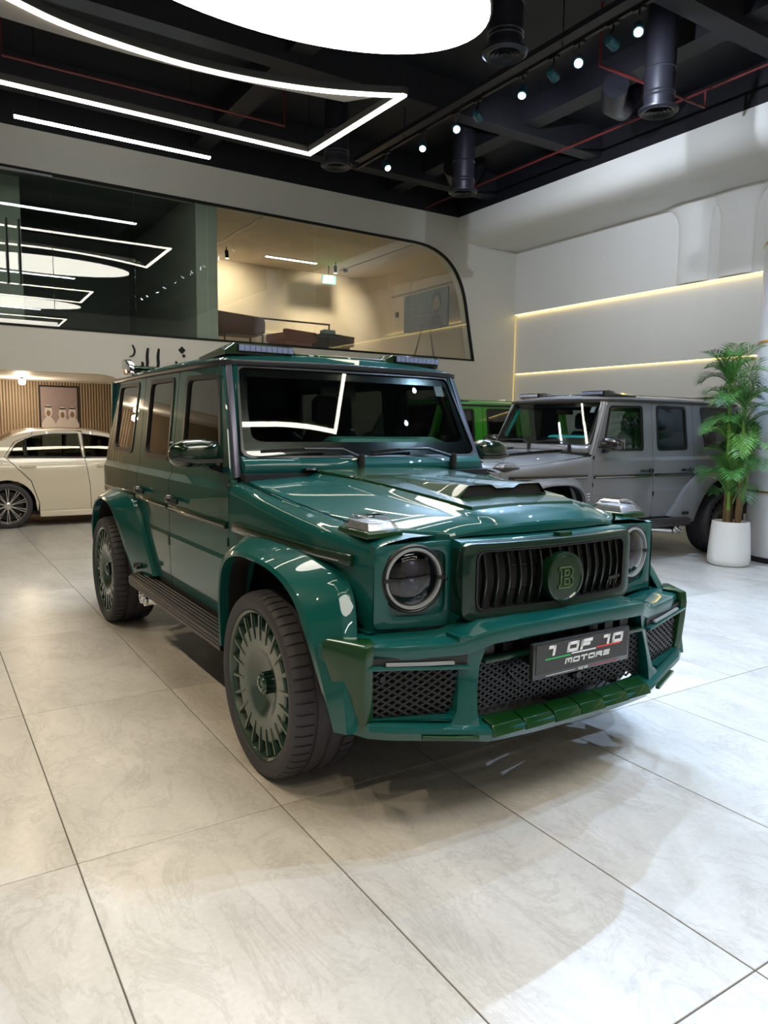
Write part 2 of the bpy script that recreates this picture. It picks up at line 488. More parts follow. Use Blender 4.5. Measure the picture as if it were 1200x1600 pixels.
# ------------------------------------------------------------------ right wall: three stepped panels with led coves, bulkhead
wr = MB().mm(XW + .06, XW + .3, Y0, YW, 0, 2.66).build('wall_right', M_WALLW, kind='structure')
MB().mm(XW + .03, XW + .3, Y0, YW, 2.66, 3.89).build('wall_right_middle', M_WALLW, kind='structure')
MB().mm(XW - .03, XW + .3, Y0, YW, 3.89, 5.3).build('wall_right_upper', M_WALLW, kind='structure')
MB().mm(XW + .034, XW + .058, Y0, YW - .02, 2.650, 2.659).build('trim_10', M_LED, kind='structure', label='lower warm led line along the right wall')
MB().mm(XW - .024, XW + .026, Y0, YW - .02, 3.880, 3.889).build('trim_11', M_LED, kind='structure', label='upper warm led line along the right wall')
MB().mm(XW - .012, XW + .01, YW - .022, YW - .002, 1.4, 3.88).build('trim_12', M_LEDDIM, kind='structure', label='upright warm led line in the wall corner')
bk = [(9.28, Z1), (9.28, 5.46), (9.30, 5.36), (9.36, 5.27), (9.46, 5.20), (9.62, 5.165), (10.0, 5.16), (XW + .1, 5.18), (XW + .3, 5.18), (XW + .3, Z1)]
MB().loft([[(p[0], Y0, p[1]) for p in bk], [(p[0], YW + .002, p[1]) for p in bk]]).build('ceiling_bulkhead', M_WALLW, kind='structure')
# soft pilasters flaring into the soffit
for k, yc in enumerate((7.75, 7.0)):
    rows = []
    for z, r in ((3.9, .30), (4.6, .30), (4.85, .31), (5.0, .36), (5.1, .45), (5.17, .60)):
        rows.append([(XW - .02 - r * .28 * math.sin(a), yc + r * math.cos(a), z) for a in [PI * q / 14 for q in range(15)]])
    MB().loft(rows, closed=False).build('trim_%d' % (13 + k), M_WALLW, kind='structure')

# ------------------------------------------------------------------ remaining walls, black ceiling
MB().mm(X0 - .2, X0, Y0, YW, 0, Z1).build('wall_left', M_WALL, kind='structure')
MB().mm(X0 - .2, XW + .3, Y0 - .2, Y0, 0, Z1).build('wall_front', M_WALL, kind='structure')
ceil = MB().mm(X0 - .2, XW + .3, Y0 - .2, 16.8, 6.15, 6.3).build('ceiling', M_BLACKCEIL, kind='structure')
for k, (a, b, c, d) in enumerate(((X0 - .2, XW + .3, YW + .02, YW + .2), (9.3, 9.45, Y0, YW), (X0 - .2, XW, Y0 - .2, Y0), (X0 - .2, X0, Y0, YW))):
    MB().mm(a, b, c, d, Z1 - .01, 6.15).build('wall_above_%d' % (k + 1), M_BLACKCEIL, kind='structure')
for x in (-3.5, .2, 3.9, 7.6):
    MB().mm(x, x + .3, Y0, YW, 5.85, 6.15).build('ceiling_beam', M_BLACKCEIL, ceil)
for y in (-3, 1.2, 5.0, 8.4, 10.9):
    MB().mm(X0, 9.3, y, y + .25, 5.75, 6.15).build('ceiling_beam', mat('beam_dark', (.008, .008, .012), .6), ceil)

# ------------------------------------------------------------------ ceiling lights
def ellipse_path(cx, cy, a, b, n=64): return [(cx + a * math.cos(2 * PI * k / n), cy + b * math.sin(2 * PI * k / n)) for k in range(n)]
EZ = 5.0
def ellipse_light(cx, cy, label, off=''):
    t = empty('ellipse_ceiling_light' + off, (cx, cy, EZ), 0, label, 'ceiling light', 'oval showroom ceiling lights')
    MB().prism(ellipse_path(0, 0, 1.83, 1.0), 2, 0, .05).build('diffuser' + off, M_ELL, t, label='glowing white diffuser')
    MB().prism(ellipse_path(0, 0, 1.85, 1.02), 2, .01, .14).build('housing', M_BLACK, t)
    for dx in (-1.2, 1.2):
        for dy in (-.5, .5): MB().tube([(dx, dy, .14), (dx, dy, 1.16)], .006, 6).build('suspension_cable', M_BLACK, t)
    return t
ellipse_light(2.62, 5.58, 'large oval ceiling light glowing white above the green car')
ellipse_light(2.62, -.48, 'large oval ceiling light hanging over the empty front floor', '_offscreen')
def loop_light(cy, sg, label, xr=4.53, bow=1., off=''):
    """curved-sided led outline; sg=1 lies beyond the oval, -1 on its near side"""
    t = empty('outline_ceiling_light' + off, (2.4, cy, EZ - .03), 0, label, 'ceiling light', 'led outline ceiling lights')
    c = [(4.53, 6.86), (4.234, 7.024), (3.744, 7.25), (3.103, 7.425), (2.464, 7.502), (1.848, 7.475), (1.28, 7.394), (.856, 7.22), (.45, 7.0), (.20, 6.86)]
    c = [(.20 + (p[0] - .20) * (xr - .20) / 4.33 - 2.4, (6.86 + (p[1] - 6.86) * bow - 5.58) * sg, 0) for p in c]
    c = [tuple(p) for p in chaikin(c, 2)]
    sq = [(.22 - 2.4, 3.35 * sg, 0), (xr - .07 - 2.4, 3.35 * sg, 0)]
    path = c + sq
    # straight corners: sweep each side separately
    def sides(w, h, dz):
        m = MB()
        m.bar([(p[0], p[1], dz) for p in c], w, h)
        for a, b in ((c[-1], sq[0]), (sq[0], sq[1]), (sq[1], c[0])):
            d = (Vector(b) - Vector(a)).normalized() * w / 2
            m.bar([Vector(a) - d + Vector((0, 0, dz)), Vector(b) + d + Vector((0, 0, dz))], w, h)
        return m
    if bow == 1.:
        far = [(4.12, 7.40), (3.16, 7.56), (2.51, 7.63), (1.89, 7.66), (1.32, 7.65), (.8, 7.62), (.35, 7.5)]
        pl_ = [(p[0], p[1]) for p in c] + [(x - 2.4, (y - 5.58) * sg) for x, y in far[::-1]]
        MB().prism(pl_, 2, .03, .045).build('reflector_panel', mat('raft_grey', (.30, .28, .27), .6), t)
    sides(.055, .02, 0).build('diffuser' + off, M_LOOP, t, label='glowing warm white line')
    sides(.075, .07, .046).build('housing', mat('light_housing', (.05, .05, .05), .5), t)
    for p in (c[0], c[-1], sq[0], sq[1]): MB().tube([(p[0], p[1], .05), (p[0], p[1], 1.18)], .006, 6).build('suspension_cable', M_BLACK, t)
loop_light(5.58, 1, 'glowing led outline with one curved side between the oval light and the glazed wall')
loop_light(-.48, 1, 'glowing led outline with one curved side above the open floor before the green car', 4.22, .22, '_offscreen')
loop_light(-6.54, 1, 'glowing led outline with one curved side near the blank front wall', off='_offscreen')
def strip_light(x0, x1, y, z, label, off='', m=M_STRIPL):
    t = empty('linear_ceiling_light' + off, ((x0 + x1) / 2, y, z), 0, label, 'ceiling light', 'straight led ceiling lights')
    h = (x1 - x0) / 2
    MB().mm(-h, h, -.03, .03, 0, .03).build('diffuser' + off, m, t)
    MB().mm(-h - .01, h + .01, -.035, .035, .02, .08).build('housing', M_BLACK, t)
    for dx in (-h * .8, h * .8): MB().tube([(dx, 0, .08), (dx, 0, 6.15 - z)], .005, 6).build('suspension_cable', M_BLACK, t)
strip_light(1.155, 3.527, 10.05, 5.05, 'straight cool white ceiling light beside the glazed wall')
strip_light(1.155, 3.527, 3.99, 5.05, 'straight cool white ceiling light over the hood of the green car', '_offscreen')
strip_light(1.155, 3.527, -2.07, 5.05, 'straight cool white ceiling light over the open front floor', '_offscreen')

# spot track
TXK = 5.97
tr = empty('light_track', (TXK, 0, 5.45), 0, 'black ceiling track carrying the bright spotlights', 'light track')
MB().mm(-.02, .02, -4, 10.3, 0, .035).build('rail', M_BLACK, tr)
MB().mm(-.06, .06, -4, 10.3, .10, .16).build('cable_tray', M_METAL, tr)
for y in (-3, 0, 3, 6, 9): MB().tube([(0, y, .03), (0, y, .70)], .008, 6).build('hanger', M_BLACK, tr)
M_SPOTL = emat('spot_lens', (.92, .96, 1.), 16.)
def track_spot(x, y, tgt, power, col, lens, label, group, size=76, off=''):
    t = empty('track_spotlight' + off, (x, y, 5.45), 0, label, 'spotlight', group)
    base = Vector((x, y, 5.26)); d = (Vector(tgt) - base).normalized()
    R = d.to_track_quat('-Z', 'Y').to_matrix()
    def loc(p): return tuple(R @ Vector(p) + Vector((0, 0, -.19)))
    rings = []
    for r, h in ((.018, .10), (.045, .09), (.05, .02), (.055, -.05), (.05, -.052)):
        rings.append([loc((r * math.cos(2 * PI * q / 20), r * math.sin(2 * PI * q / 20), h)) for q in range(20)])
    MB().loft(rings).build('lamp_body', mat('spot_body', (.02, .10, .13), .4, .3), t)
    MB().loft([[loc((.04 * math.cos(2 * PI * q / 20), .04 * math.sin(2 * PI * q / 20), h)) for q in range(20)] for h in (-.054, -.058)]).build('lens' + off, lens, t)
    MB().tube([(0, 0, 0), (0, 0, -.06), loc((.0, 0, .095))], .012, 8).mm(-.025, .025, -.06, .06, -.02, .0).build('bracket', M_BLACK, t)
    l = lamp('SPOT', 'spot' + off, loc((0, 0, -.075)), power, col, t, spot_size=math.radians(size), spot_blend=1., shadow_soft_size=.02)
    aim(l, d)
COOL = (.50, .70, 1.)
# the six lit heads in view, then the same track's heads beyond the frame (two of them glint in the windscreen)
for y, tgt in ((5.01, (2.4, 2.2, .2)), (5.76, (.9, 1.2, .2)), (6.60, (3.6, 4.6, .2)), (7.81, (2.4, 1.2, .2)), (8.54, (3.4, 5.4, .2)), (9.45, (6.0, 5.0, .5))):
    track_spot(TXK, y, tgt, P_SPOT, COOL, M_SPOTL, 'small bright spotlight on the ceiling track over the cars', 'bright spotlights on the ceiling track')
for y, tgt in ((4.2, (8.2, 3.6, 0)), (3.3, (4.2, 2.2, 0)), (2.45, (7.8, 2.6, 0)), (1.57, (1.5, 1.1, 0)), (.95, (1.2, 1.4, 0))):
    track_spot(TXK, y, tgt, P_SPOT, COOL, M_SPOTL, 'small bright spotlight on the ceiling track before the open floor', 'bright spotlights further along the ceiling track', off='_offscreen')
# the heads between them that are turned away, towards the right wall
for y, tgt in ((5.32, (10.8, 6.2, 4.9)), (6.12, (10.8, 8.0, 4.9)), (7.38, (10.8, 10.2, 4.9))):
    track_spot(TXK, y, tgt, P_SPOT * .42, (.80, .88, 1.), emat('spot_lens_dim', (.9, .95, 1.), 12.), 'small spotlight on the ceiling track turned to the right wall', 'spotlights turned to the right wall', 85)
# second track: the sharp shadow edge inside the side step shows lamps on this side
tr2 = empty('light_track', (-1.6, 0, 5.45), 0, 'black ceiling track on the passenger side of the green car', 'light track')
MB().mm(-.02, .02, -4, 9.0, 0, .035).build('rail', M_BLACK, tr2)
for y in (-3, 0, 3, 6, 8.6): MB().tube([(0, y, .03), (0, y, .70)], .008, 6).build('hanger', M_BLACK, tr2)
for y, tgt in ((8.2, (1.4, 9.5, .3)), (6.6, (1.0, 5.6, .3)), (5.0, (1.2, 4.4, .2)), (3.4, (.4, 3.2, 0)), (1.8, (-.2, 2.2, 0)), (-.6, (-.4, 1.4, 0)), (-1.8, (-.4, 1.2, .2))):
    track_spot(-1.6, y, tgt, P_SPOT_WARM, (1., .80, .54), emat('spot_lens_warm', (1., .92, .8), 14.), 'small warm spotlight on the ceiling track beside the green car', 'warm spotlights on the second track', 58, '_offscreen')

# ducts with round diffusers
for k, (x, y, h) in enumerate(((4.9, 5.68, .75), (7.16, 5.68, .62), (7.15, 9.15, .62), (5.03, 9.24, .6))):
    nm = ('beside the oval light', 'over the grey car', 'near the corner of the bulkhead', 'beside the tip of the led outline')[k]
    t = empty('air_diffuser', (x, y, 5.0), 0, 'round black ceiling air duct with ringed diffuser ' + nm, 'air duct', 'round ceiling air ducts')
    MB().lathe([(.0, .02), (.05, .0), (.05, .02), (.09, .0), (.09, .02), (.13, 0), (.13, .02), (.17, 0), (.19, 0), (.215, .02), (.215, .04), (.17, .06)], 32).build('grille', M_METAL, t)
    MB().lathe([(.165, .05), (.165, 1.15)], 32).build('duct', M_METAL, t)
    for z in (.16, .20, .45): MB().lathe([(.165, z - .012), (.174, z), (.165, z + .012)], 32).build('duct_ring', M_METAL, t)
# flexible duct bends
for k, (x, y, w) in enumerate(((7.5, 6.6, 'over the grey car'), (7.6, 10.0, 'by the corner'))):
    tag(MB().tube([(x, y, 5.72), (x + .3, y + .3, 5.68), (x + .7, y + .5, 5.78), (x + .9, y + .55, 6.0), (x + .95, y + .55, 6.2)], .16, 16).build('air_duct', M_METAL), 'dark flexible air duct under the black ceiling ' + w, 'air duct')
# red sprinkler pipes
M_RED = mat('red_pipe', (.12, .012, .012), .5)
def pipe(path, label): tag(MB().tube(path, .016, 8).build('sprinkler_pipe', M_RED), label, 'pipe', 'red sprinkler pipes')
pipe([(8.5, -3, 5.7), (8.5, 12.03, 5.7)], 'red sprinkler pipe running along the bulkhead')
pipe([(6.6, 6.05, 6.16), (6.6, 6.05, 5.5), (8.5, 6.05, 5.5), (8.5, 6.05, 5.69)], 'red sprinkler pipe branch bending beside the round duct')
pipe([(1.0, 9.55, 6.16), (1.0, 9.55, 5.5), (4.4, 9.55, 5.5), (4.4, 9.55, 6.16)], 'red sprinkler pipe behind the led outline')
pipe([(4.3, 6.95, 5.5), (4.3, 6.3, 5.62), (4.3, 6.25, 6.16)], 'short red sprinkler pipe by the edge of the oval light')

# ------------------------------------------------------------------ column
t = empty('round_column', (8.66, 4.58, 0), 0, 'thick round white column with thin gold rings beside the palm', 'column')
M_COL = mat('column_white', (.74, .74, .76), .28, coat=.3)
MB().lathe([(.0, 0), (.585, 0), (.585, .06), (.0, .06)], 48).build('plinth', M_MATTE, t)
mm_ = mat('column_marble', (.74, .74, .75), .12, noise=.12, nscale=3)
MB().lathe([(.56, .06), (.56, .80)], 64).build('lower_drum', mm_, t, label='glossy pale marble drum')
MB().lathe([(.56, .82), (.56, 2.50)], 64).build('middle_drum', M_COL, t)
MB().lathe([(.56, 2.52), (.56, 3.60)], 64).build('upper_drum', M_COL, t)
MB().lathe([(.56, 3.62), (.56, 4.62), (.54, 4.70), (.50, 4.74), (.22, 4.76), (.22, 6.1)], 64).build('capital', M_COL, t)
for z in (.81, 2.51, 3.61): MB().lathe([(.55, z - .012), (.572, z - .012), (.572, z + .012), (.55, z + .012)], 64, closed=True).build('ring', mat('gold_ring', (.75, .55, .22), .25, 1.), t, label='thin gold ring')

# ================================================================== boxy off-road car
XT = [(.38, .822), (.50, .838), (.80, .85), (.825, .846), (1.15, .846), (1.17, .836), (1.19, .826), (1.84, .760)]
ZB = [.50, .80, .825, 1.15, 1.17, 1.19]
def XS(z): return interp(XT, z)
HXT = [(-.62, .46), (-.565, .54), (-.50, .615), (-.27, .69), (.15, .73), (.66, .765)]
HZT = [(-.62, 1.075), (-.50, 1.085), (-.27, 1.10), (.15, 1.145), (.66, 1.21)]
XOT = [(-.62, .775), (-.50, .80), (-.3, .828), (0, .84), (.66, .846)]
WG = lambda u, v: (u * lerp(.756, .691, v), lerp(.655, .886, v) + .03 * u * u, lerp(1.323, 1.789, v))

def make_wheel_meshes(P):
    W = {}
    W['rim'] = MB().lathe([(.290, -.05), (.296, -.028), (.304, -.006), (.315, .002), (.322, -.004), (.322, -.014)], 64, 0).lathe([(.290, -.05), (.290, -.27), (.32, -.29)], 48, 0).lathe(
        [(0, -.062), (.045, -.062), (.075, -.058), (.10, -.05), (.135, -.028), (.165, -.018), (.24, -.016), (.248, -.022), (.252, -.06)], 64, 0)
    W['rim'] = W['rim'].mesh('wheel', ang=30)
    sp = MB()
    sp.loft([[(h, -w, r), (h, w, r), (h - .03, w, r), (h - .03, -w, r)] for r, w, h in ((.188, .003, -.0145), (.215, .0045, -.011), (.25, .006, -.010), (.298, .008, -.010))])
    sp.box((-.034, 0, .272), (.03, .020, .05))
    W['spoke'] = sp.mesh('spoke', .001, seg=1)
    hc = MB().lathe([(0, -.012), (.022, -.012), (.034, -.016), (.036, -.022), (.042, -.026), (.042, -.06), (.056, -.06)], 32, 0)
    for k in range(14):
        a = 2 * PI * k / 14
        hc.box((-.042, .044 * math.cos(a), .044 * math.sin(a)), (.034, .009, .009), Matrix.Rotation(a, 3, 'X'))
    for k in range(3):
        a = 2 * PI * k / 3 + PI / 2
        hc.box((-.010, .012 * math.cos(a), .012 * math.sin(a)), (.006, .022, .005), Matrix.Rotation(a, 3, 'X'))
    W['hub'] = hc.mesh('hub_cap')
    # tyre with tread blocks
    prof = [(.316, -.006), (.322, .004), (.335, .010), (.360, .012), (.378, .004), (.388, -.010), (.393, -.028), (.395, -.062), (.395, -.072), (.386, -.075), (.386, -.087), (.395, -.09), (.395, -.135), (.386, -.138), (.386, -.152), (.395, -.155),
            (.395, -.200), (.386, -.203), (.386, -.215), (.395, -.218), (.394, -.255), (.387, -.275), (.370, -.290), (.345, -.295), (.318, -.285)]
    rings = []
    nb = 54
    for k in range(nb):
        for da, gap in ((0, 0), (.80, 0), (.82, 1), (.98, 1)):
            a = 2 * PI * (k + da) / nb; ring = []
            for i, (r, h) in enumerate(prof):
                if gap and i in (5, 6, 7, 8, 19, 20, 21): r -= .0055
                ring.append((h, r * math.cos(a), r * math.sin(a)))
            rings.append(ring)
    W['tyre'] = MB().loft(rings, closed=False, loop=True).mesh('tyre', ang=28)
    W['brake'] = MB().lathe([(0, -.13), (.21, -.13), (.21, -.16), (0, -.16)], 40, 0).mesh('brake_disc')
    W['rim'].materials.append(P['wheel']); W['spoke'].materials.append(P['wheel']); W['hub'].materials.append(P['hub'])
    W['tyre'].materials.append(M_RUBBER); W['brake'].materials.append(mat('brake_dark', (.02, .02, .02), .5, .5))
    return W
def place_wheel(W, root, x, y, s, n=22, zc=.393):
    w = bpy.data.objects.new('wheel', W['rim']); COL.objects.link(w); w.parent = root
    w.location = (s * x, y, zc)
    w.rotation_euler = (0, 0, 0 if s > 0 else PI)
    for k in range(n):
        o = bpy.data.objects.new('spoke', W['spoke']); COL.objects.link(o); o.parent = w; o.rotation_euler = (2 * PI * k / n, 0, 0)
    for nm in ('hub', 'tyre', 'brake'):
        o = bpy.data.objects.new({'hub': 'hub_cap', 'tyre': 'tyre', 'brake': 'brake_disc'}[nm], W[nm]); COL.objects.link(o); o.parent = w
    return w

def flare(lip, outer, s, P, root, name):
    L = chaikin([Vector(p) for p in lip], 3); O = chaikin([Vector(p) for p in outer], 3)
    rows = []; liner = []
    for l, o in zip(L, O):      # (y,z,x)
        d = Vector((l[0] - o[0], l[1] - o[1])); 
        dn = d.normalized() if d.length else Vector((0, 0))
        pt = lambda y, z, x: (s * x, y, z)
        m1 = o.lerp(l, .06); m2 = o.lerp(l, .80)
        rows.append([pt(o[0], o[1], o[2] - .03), pt(o[0], o[1], o[2] + .004), pt(m1[0], m1[1], lerp(o[2], l[2], .12) + .012), pt(m2[0], m2[1], lerp(o[2], l[2], .86) + .010),
                     pt(l[0], l[1], l[2]), pt(l[0] + dn[0] * .010, l[1] + dn[1] * .010, l[2] - .006), pt(l[0] + dn[0] * .012, l[1] + dn[1] * .012, l[2] - .05)])
        liner.append([pt(l[0] + dn[0] * .011, l[1] + dn[1] * .011, l[2] - .03), pt(l[0] - dn[0] * .02, l[1] - dn[1] * .02, .56), pt(l[0], l[1], .55)])
    f = MB().loft(rows, closed=False).build(name, P['paint'], root, ang=24)
    m = MB().loft(liner, closed=False)
    m.add([(s * .555, p[0], p[1]) for p in L] + [(s * .555, L[0][0], .3), (s * .555, L[-1][0], .3)], [tuple(range(len(L))) + (len(L) + 1, len(L))])
    m.build('wheel_arch_liner', M_MATTE, root)
    return f

def make_suv(loc, rz, label, P, scoop=True, plate=True):
    root = empty('off_road_car', loc, rz, label, 'car')
    B = lambda mb, nm, m, **k: mb.build(nm, P.get(m, m) if isinstance(m, str) else m, root, **k)
    # ---------- side panels
    def fold(y, z, s): return (s * XS(z), y, z)
    wf = rp([(.835, 1.272), (.968, 1.742), (1.487, 1.752), (1.487, 1.272)], .05, 5)
    wrr = rp([(1.752, 1.272), (1.745, 1.762), (2.262, 1.762), (2.285, 1.28)], .05, 5)
    wq = rp([(2.64, 1.285), (2.56, 1.765), (3.11, 1.768), (3.17, 1.295)], .05, 5)
    fd = rp([(.660, .50), (.660, 1.20), (.705, 1.25), (.935, 1.80), (1.655, 1.80), (1.655, .50)], [.01, .02, .03, .03, .02, .03])
    rd = rp([(1.663, .50), (1.663, 1.80), (2.40, 1.80), (2.415, 1.25), (2.415, .98), (2.25, .86), (2.0, .50)], [.03, .02, .02, .02, .02, .02, .02])
    qp = rp([(2.423, .98), (2.423, 1.25), (2.408, 1.80), (3.30, 1.80), (3.42, 1.19), (3.43, .50), (3.39, .50), (3.36, .93), (3.0, .97), (2.6, .97)], 0)
    for s in (-1, 1):
        for nm, ol, ho in (('front_door', fd, wf), ('rear_door', rd, wrr), ('rear_quarter_panel', qp, wq)):
            d = cdt_panel(MB(), ol, [ho], lambda y, z: fold(y, z, s), .028, ZB, inward=(-s, 0, 0)).build(nm, P['paint'], root, ang=6, bevel=0)
            # window rubber, glass, chrome-dark trim
            big = shrink(ho, .0); 
            cen = (sum(p[0] for p in ho) / len(ho), sum(p[1] for p in ho) / len(ho))
            def off(k): 
                return [(cen[0] + (p[0] - cen[0]) * (1 + k / abs(max(.2, .25))), cen[1] + (p[1] - cen[1]) * (1 + k / .24)) for p in ho]
            cdt_panel(MB(), off(.012), [off(-.014)], lambda y, z: (s * (XS(z) + .006), y, z), .02, [1.17], inward=(-s, 0, 0)).build('window_seal', M_BLACK, d)
            cdt_panel(MB(), off(.0), [], lambda y, z: (s * (XS(z) - .008), y, z), .004, [], inward=(-s, 0, 0)).build('window_glass', P['side_glass'], d)
            if nm != 'rear_quarter_panel':
                y1 = 1.60 if nm == 'front_door' else 2.33
                hd = MB().bar([(s * .875, y1 - .20, 1.035), (s * .895, y1 - .16, 1.035), (s * .895, y1 - .06, 1.035), (s * .872, y1 - .03, 1.035)], .018, .028)
                hd.lathe([(0, s * .885), (.022, s * .885), (.026, s * .875), (.026, s * .84)], 16, 0, (0, y1, 1.035))
                hd.build('door_handle', P['handle'], d, bevel=.003)
        # matte black door card, its black also standing for shade in the panel gaps
        B(MB().mm(min(s * .79, s * .815), max(s * .79, s * .815), .67, 3.36, .50, 1.22), 'inner_door_card', M_MATTE)
        # rub strips
        for nm, y0, y1 in (('rub_strip', .675, 1.645), ('rub_strip', 1.675, 2.40), ('rub_strip', 2.44, 3.36)):
            B(MB().mm(min(s * .84, s * .862), max(s * .84, s * .862), y0, y1, .965, .999), nm, 'strip', bevel=.006)
            B(MB().mm(min(s * .855, s * .8645), max(s * .855, s * .8645), y0 + .01, y1 - .01, .975, .981), 'strip_inlay', M_CHROME)
        # ---------- front fender
        rows = []
        for y in (.655, .5, .3, .1, -.1, -.27, -.4, -.5, -.565, -.60):
            hx, hz, xo = interp(HXT, y), interp(HZT, y), interp(XOT, y)
            zt = hz - .006 if y > -.5 else hz - .012
            zb = interp([(-.62, .70), (-.5, .78), (-.3, .93), (.36, .93), (.46, .85), (.5, .50), (.66, .50)], y)
            w = max(.0, xo - .075 - hx)
            sec = [(hx + .012, hz - .05), (hx + .013, hz - .006), (hx + .018, hz + .001), (hx + .016 + w * .5, lerp(hz, zt, .5) + .006), (xo - .07, zt), (xo - .035, zt - .010), (xo - .014, zt - .028), (xo - .003, zt - .055), (xo, zt - .09),
                   (xo + .002, lerp(zt - .09, zb, .5)), (xo, zb)]
            rows.append([(s * p[0], y, p[1]) for p in sec])
        B(MB().loft(rows, closed=False), 'front_fender', 'paint', ang=28)
        # fender strip
        path = [(s * (interp(XOT, y) + .012), y, .99) for y in (.56, .3, .1, -.1, -.3, -.44, -.50)]
        B(MB().bar(path, .028, .045), 'fender_strip', 'strip', bevel=.007)
        B(MB().bar([(p[0] + s * .0145, p[1], .983) for p in path[:-1]], .003, .006), 'strip_inlay', M_CHROME)
        # ---------- flares
        B_ = flare([(.46, .44, .975), (.45, .70, .985), (.39, .87, .99), (.20, .93, .995), (-.12, .93, .995), (-.36, .86, .99), (-.48, .70, .985), (-.58, .50, .965), (-.62, .41, .955)],
                   [(.53, .44, .86), (.53, .80, .86), (.46, .955, .86), (.30, .99, .855), (-.20, .99, .85), (-.47, .93, .83), (-.58, .77, .86), (-.67, .58, .925), (-.70, .42, .925)], s, P, root, 'front_wheel_flare')
        B_ = flare([(2.37, .41, .90), (2.41, .58, .93), (2.50, .79, .97), (2.66, .91, .985), (2.90, .935, .985), (3.10, .91, .985), (3.27, .80, .98), (3.36, .62, .97), (3.38, .46, .95)],
                   [(1.93, .50, .855), (2.08, .66, .855), (2.22, .84, .856), (2.38, .965, .856), (2.75, 1.0, .852), (3.15, 1.0, .85), (3.36, .92, .85), (3.43, .7, .85), (3.44, .46, .85)], s, P, root, 'rear_wheel_flare')
        # fender vent badge behind the front wheel
        v = MB()
        for k in range(3): v.mm(min(s * .86, s * .872), max(s * .86, s * .872), .545, .60, .80 - k * .03, .815 - k * .03)
        B(v, 'side_vent', M_CHROME)
        # ---------- side step, sill, exhaust
        B(MB().mm(min(s * .72, s * .835), max(s * .72, s * .835), .5, 2.35, .38, .52), 'sill', M_MATTE)
        B(MB().prism(rp([(s * .80, .475), (s * .93, .475), (s * .958, .455), (s * .958, .405), (s * .93, .385), (s * .80, .39)], .01), 1, .50, 2.24), 'side_step', 'step', ang=25)
        for k, (xx, zz) in enumerate(((.86, .477), (.885, .477), (.91, .477), (.93, .475), (.945, .465), (.958, .452), (.959, .435), (.959, .418), (.952, .402))):
            B(MB().tube([(s * xx, .505, zz), (s * xx, 2.235, zz)], .0042, 6), 'step_rib', 'rib')
        for k in range(2):
            yy = 2.02 + k * .09
            B(MB().tube([(s * .66, yy - .25, .335), (s * .78, yy - .08, .335), (s * .90, yy, .335)], .038, 16).lathe([(.038, s * .84), (.046, s * .90), (.046, s * .915), (.036, s * .915), (.034, s * .84)], 20, 0, (0, yy, .335)), 'exhaust_tip', M_CHROME)
        for k in range(2): B(MB().lathe([(0, s * .93), (.016, s * .93), (.018, s * .9)], 14, 0, (0, 2.16 + k * .06, .53)), 'tow_socket', M_BLACK)
        # ---------- mirror
        rows = []
        for t, sc in ((0, .30), (.06, .72), (.2, .95), (.45, 1.0), (.7, .96), (.88, .80), (.97, .5), (1, .2)):
            xx = s * lerp(.835, 1.095, t); rr = []
            for k in range(20):
                a = 2 * PI * k / 20
                ca, sa = math.cos(a), math.sin(a)
                rr.append((xx, .80 + .075 * sc * (abs(ca) ** .8) * (1 if ca > 0 else -1), 1.345 + .073 * sc * (abs(sa) ** .8) * (1 if sa > 0 else -1) - .012 * t))
            rows.append(rr)
        mr = B(MB().loft(rows), 'side_mirror', 'mirror', ang=50)
        MB().mm(min(s * .86, s * 1.07), max(s * .86, s * 1.07), .868, .874, 1.29, 1.395).build('mirror_glass', M_CHROME, mr)
        MB().bar([(s * .82, .84, 1.25), (s * .88, .82, 1.27), (s * .92, .80, 1.29)], .05, .03).build('mirror_arm', M_BLACK, mr)
        MB().bar([(s * .85, .722, 1.305), (s * .98, .718, 1.302), (s * 1.08, .74, 1.315)], .006, .02).build('mirror_indicator', mat('dark_amber', (.02, .018, .015), .1, coat=1.), mr)
        # ---------- hinges, small parts
        for z in (1.19, .90): B(MB().tube([(s * .847, .664, z - .022), (s * .847, .664, z + .022)], .009, 10), 'door_hinge', 'handle')
        B(MB().mm(min(s * .845, s * .853), max(s * .845, s * .853), 1.652, 1.678, .745, .80), 'door_hinge', M_BLACK)
        # ---------- A pillar: painted strip beside the glass and satin trim outside
        def pil(x0, x1, t, yo, w0, w1):
            pass
        gb, gt = Vector((.760, .690, 1.30)), Vector((.694, .922, 1.80))
        ob, ot = Vector((.812, .672, 1.215)), Vector((.752, .955, 1.815))
        def band(a0, a1, b0, b1, proud):
            rings = []
            for t in (0, .5, 1):
                p, q = a0.lerp(a1, t), b0.lerp(b1, t)
                rings.append([(s * p.x, p.y, p.z), (s * p.x, p.y - proud, p.z + proud * .3), (s * (q.x - .006), q.y - proud, q.z + proud * .3), (s * q.x, q.y - proud * .4, q.z), (s * q.x, q.y + .05, q.z), (s * p.x, p.y + .05, p.z)])
            return MB().loft(rings)
        mid_b, mid_t = gb.lerp(ob, .45), gt.lerp(ot, .45)
        gb2 = Vector((.748, .678, 1.225)); mb2 = Vector((.775, .68, 1.22))
        B(band(gb2, gt, mb2, mid_t, .012), 'windscreen_pillar', 'paint')
        B(band(mb2, mid_t, ob, ot, .016), 'pillar_trim', 'pillar', bevel=.004)
        # ---------- front indicator on the fender
        cx, cy, cz = s * .70, -.44, 1.083
        q = lambda w, l0, l1, z: [(cx - w, cy + l1, z), (cx + w, cy + l1, z), (cx + w, cy - l0, z), (cx - w, cy - l0, z)]
        ind = B(MB().loft([q(.078, .112, .108, cz - .01), q(.078, .112, .108, cz + .010), q(.072, .106, .10, cz + .016)]), 'indicator_base', 'carbon', bevel=.003)
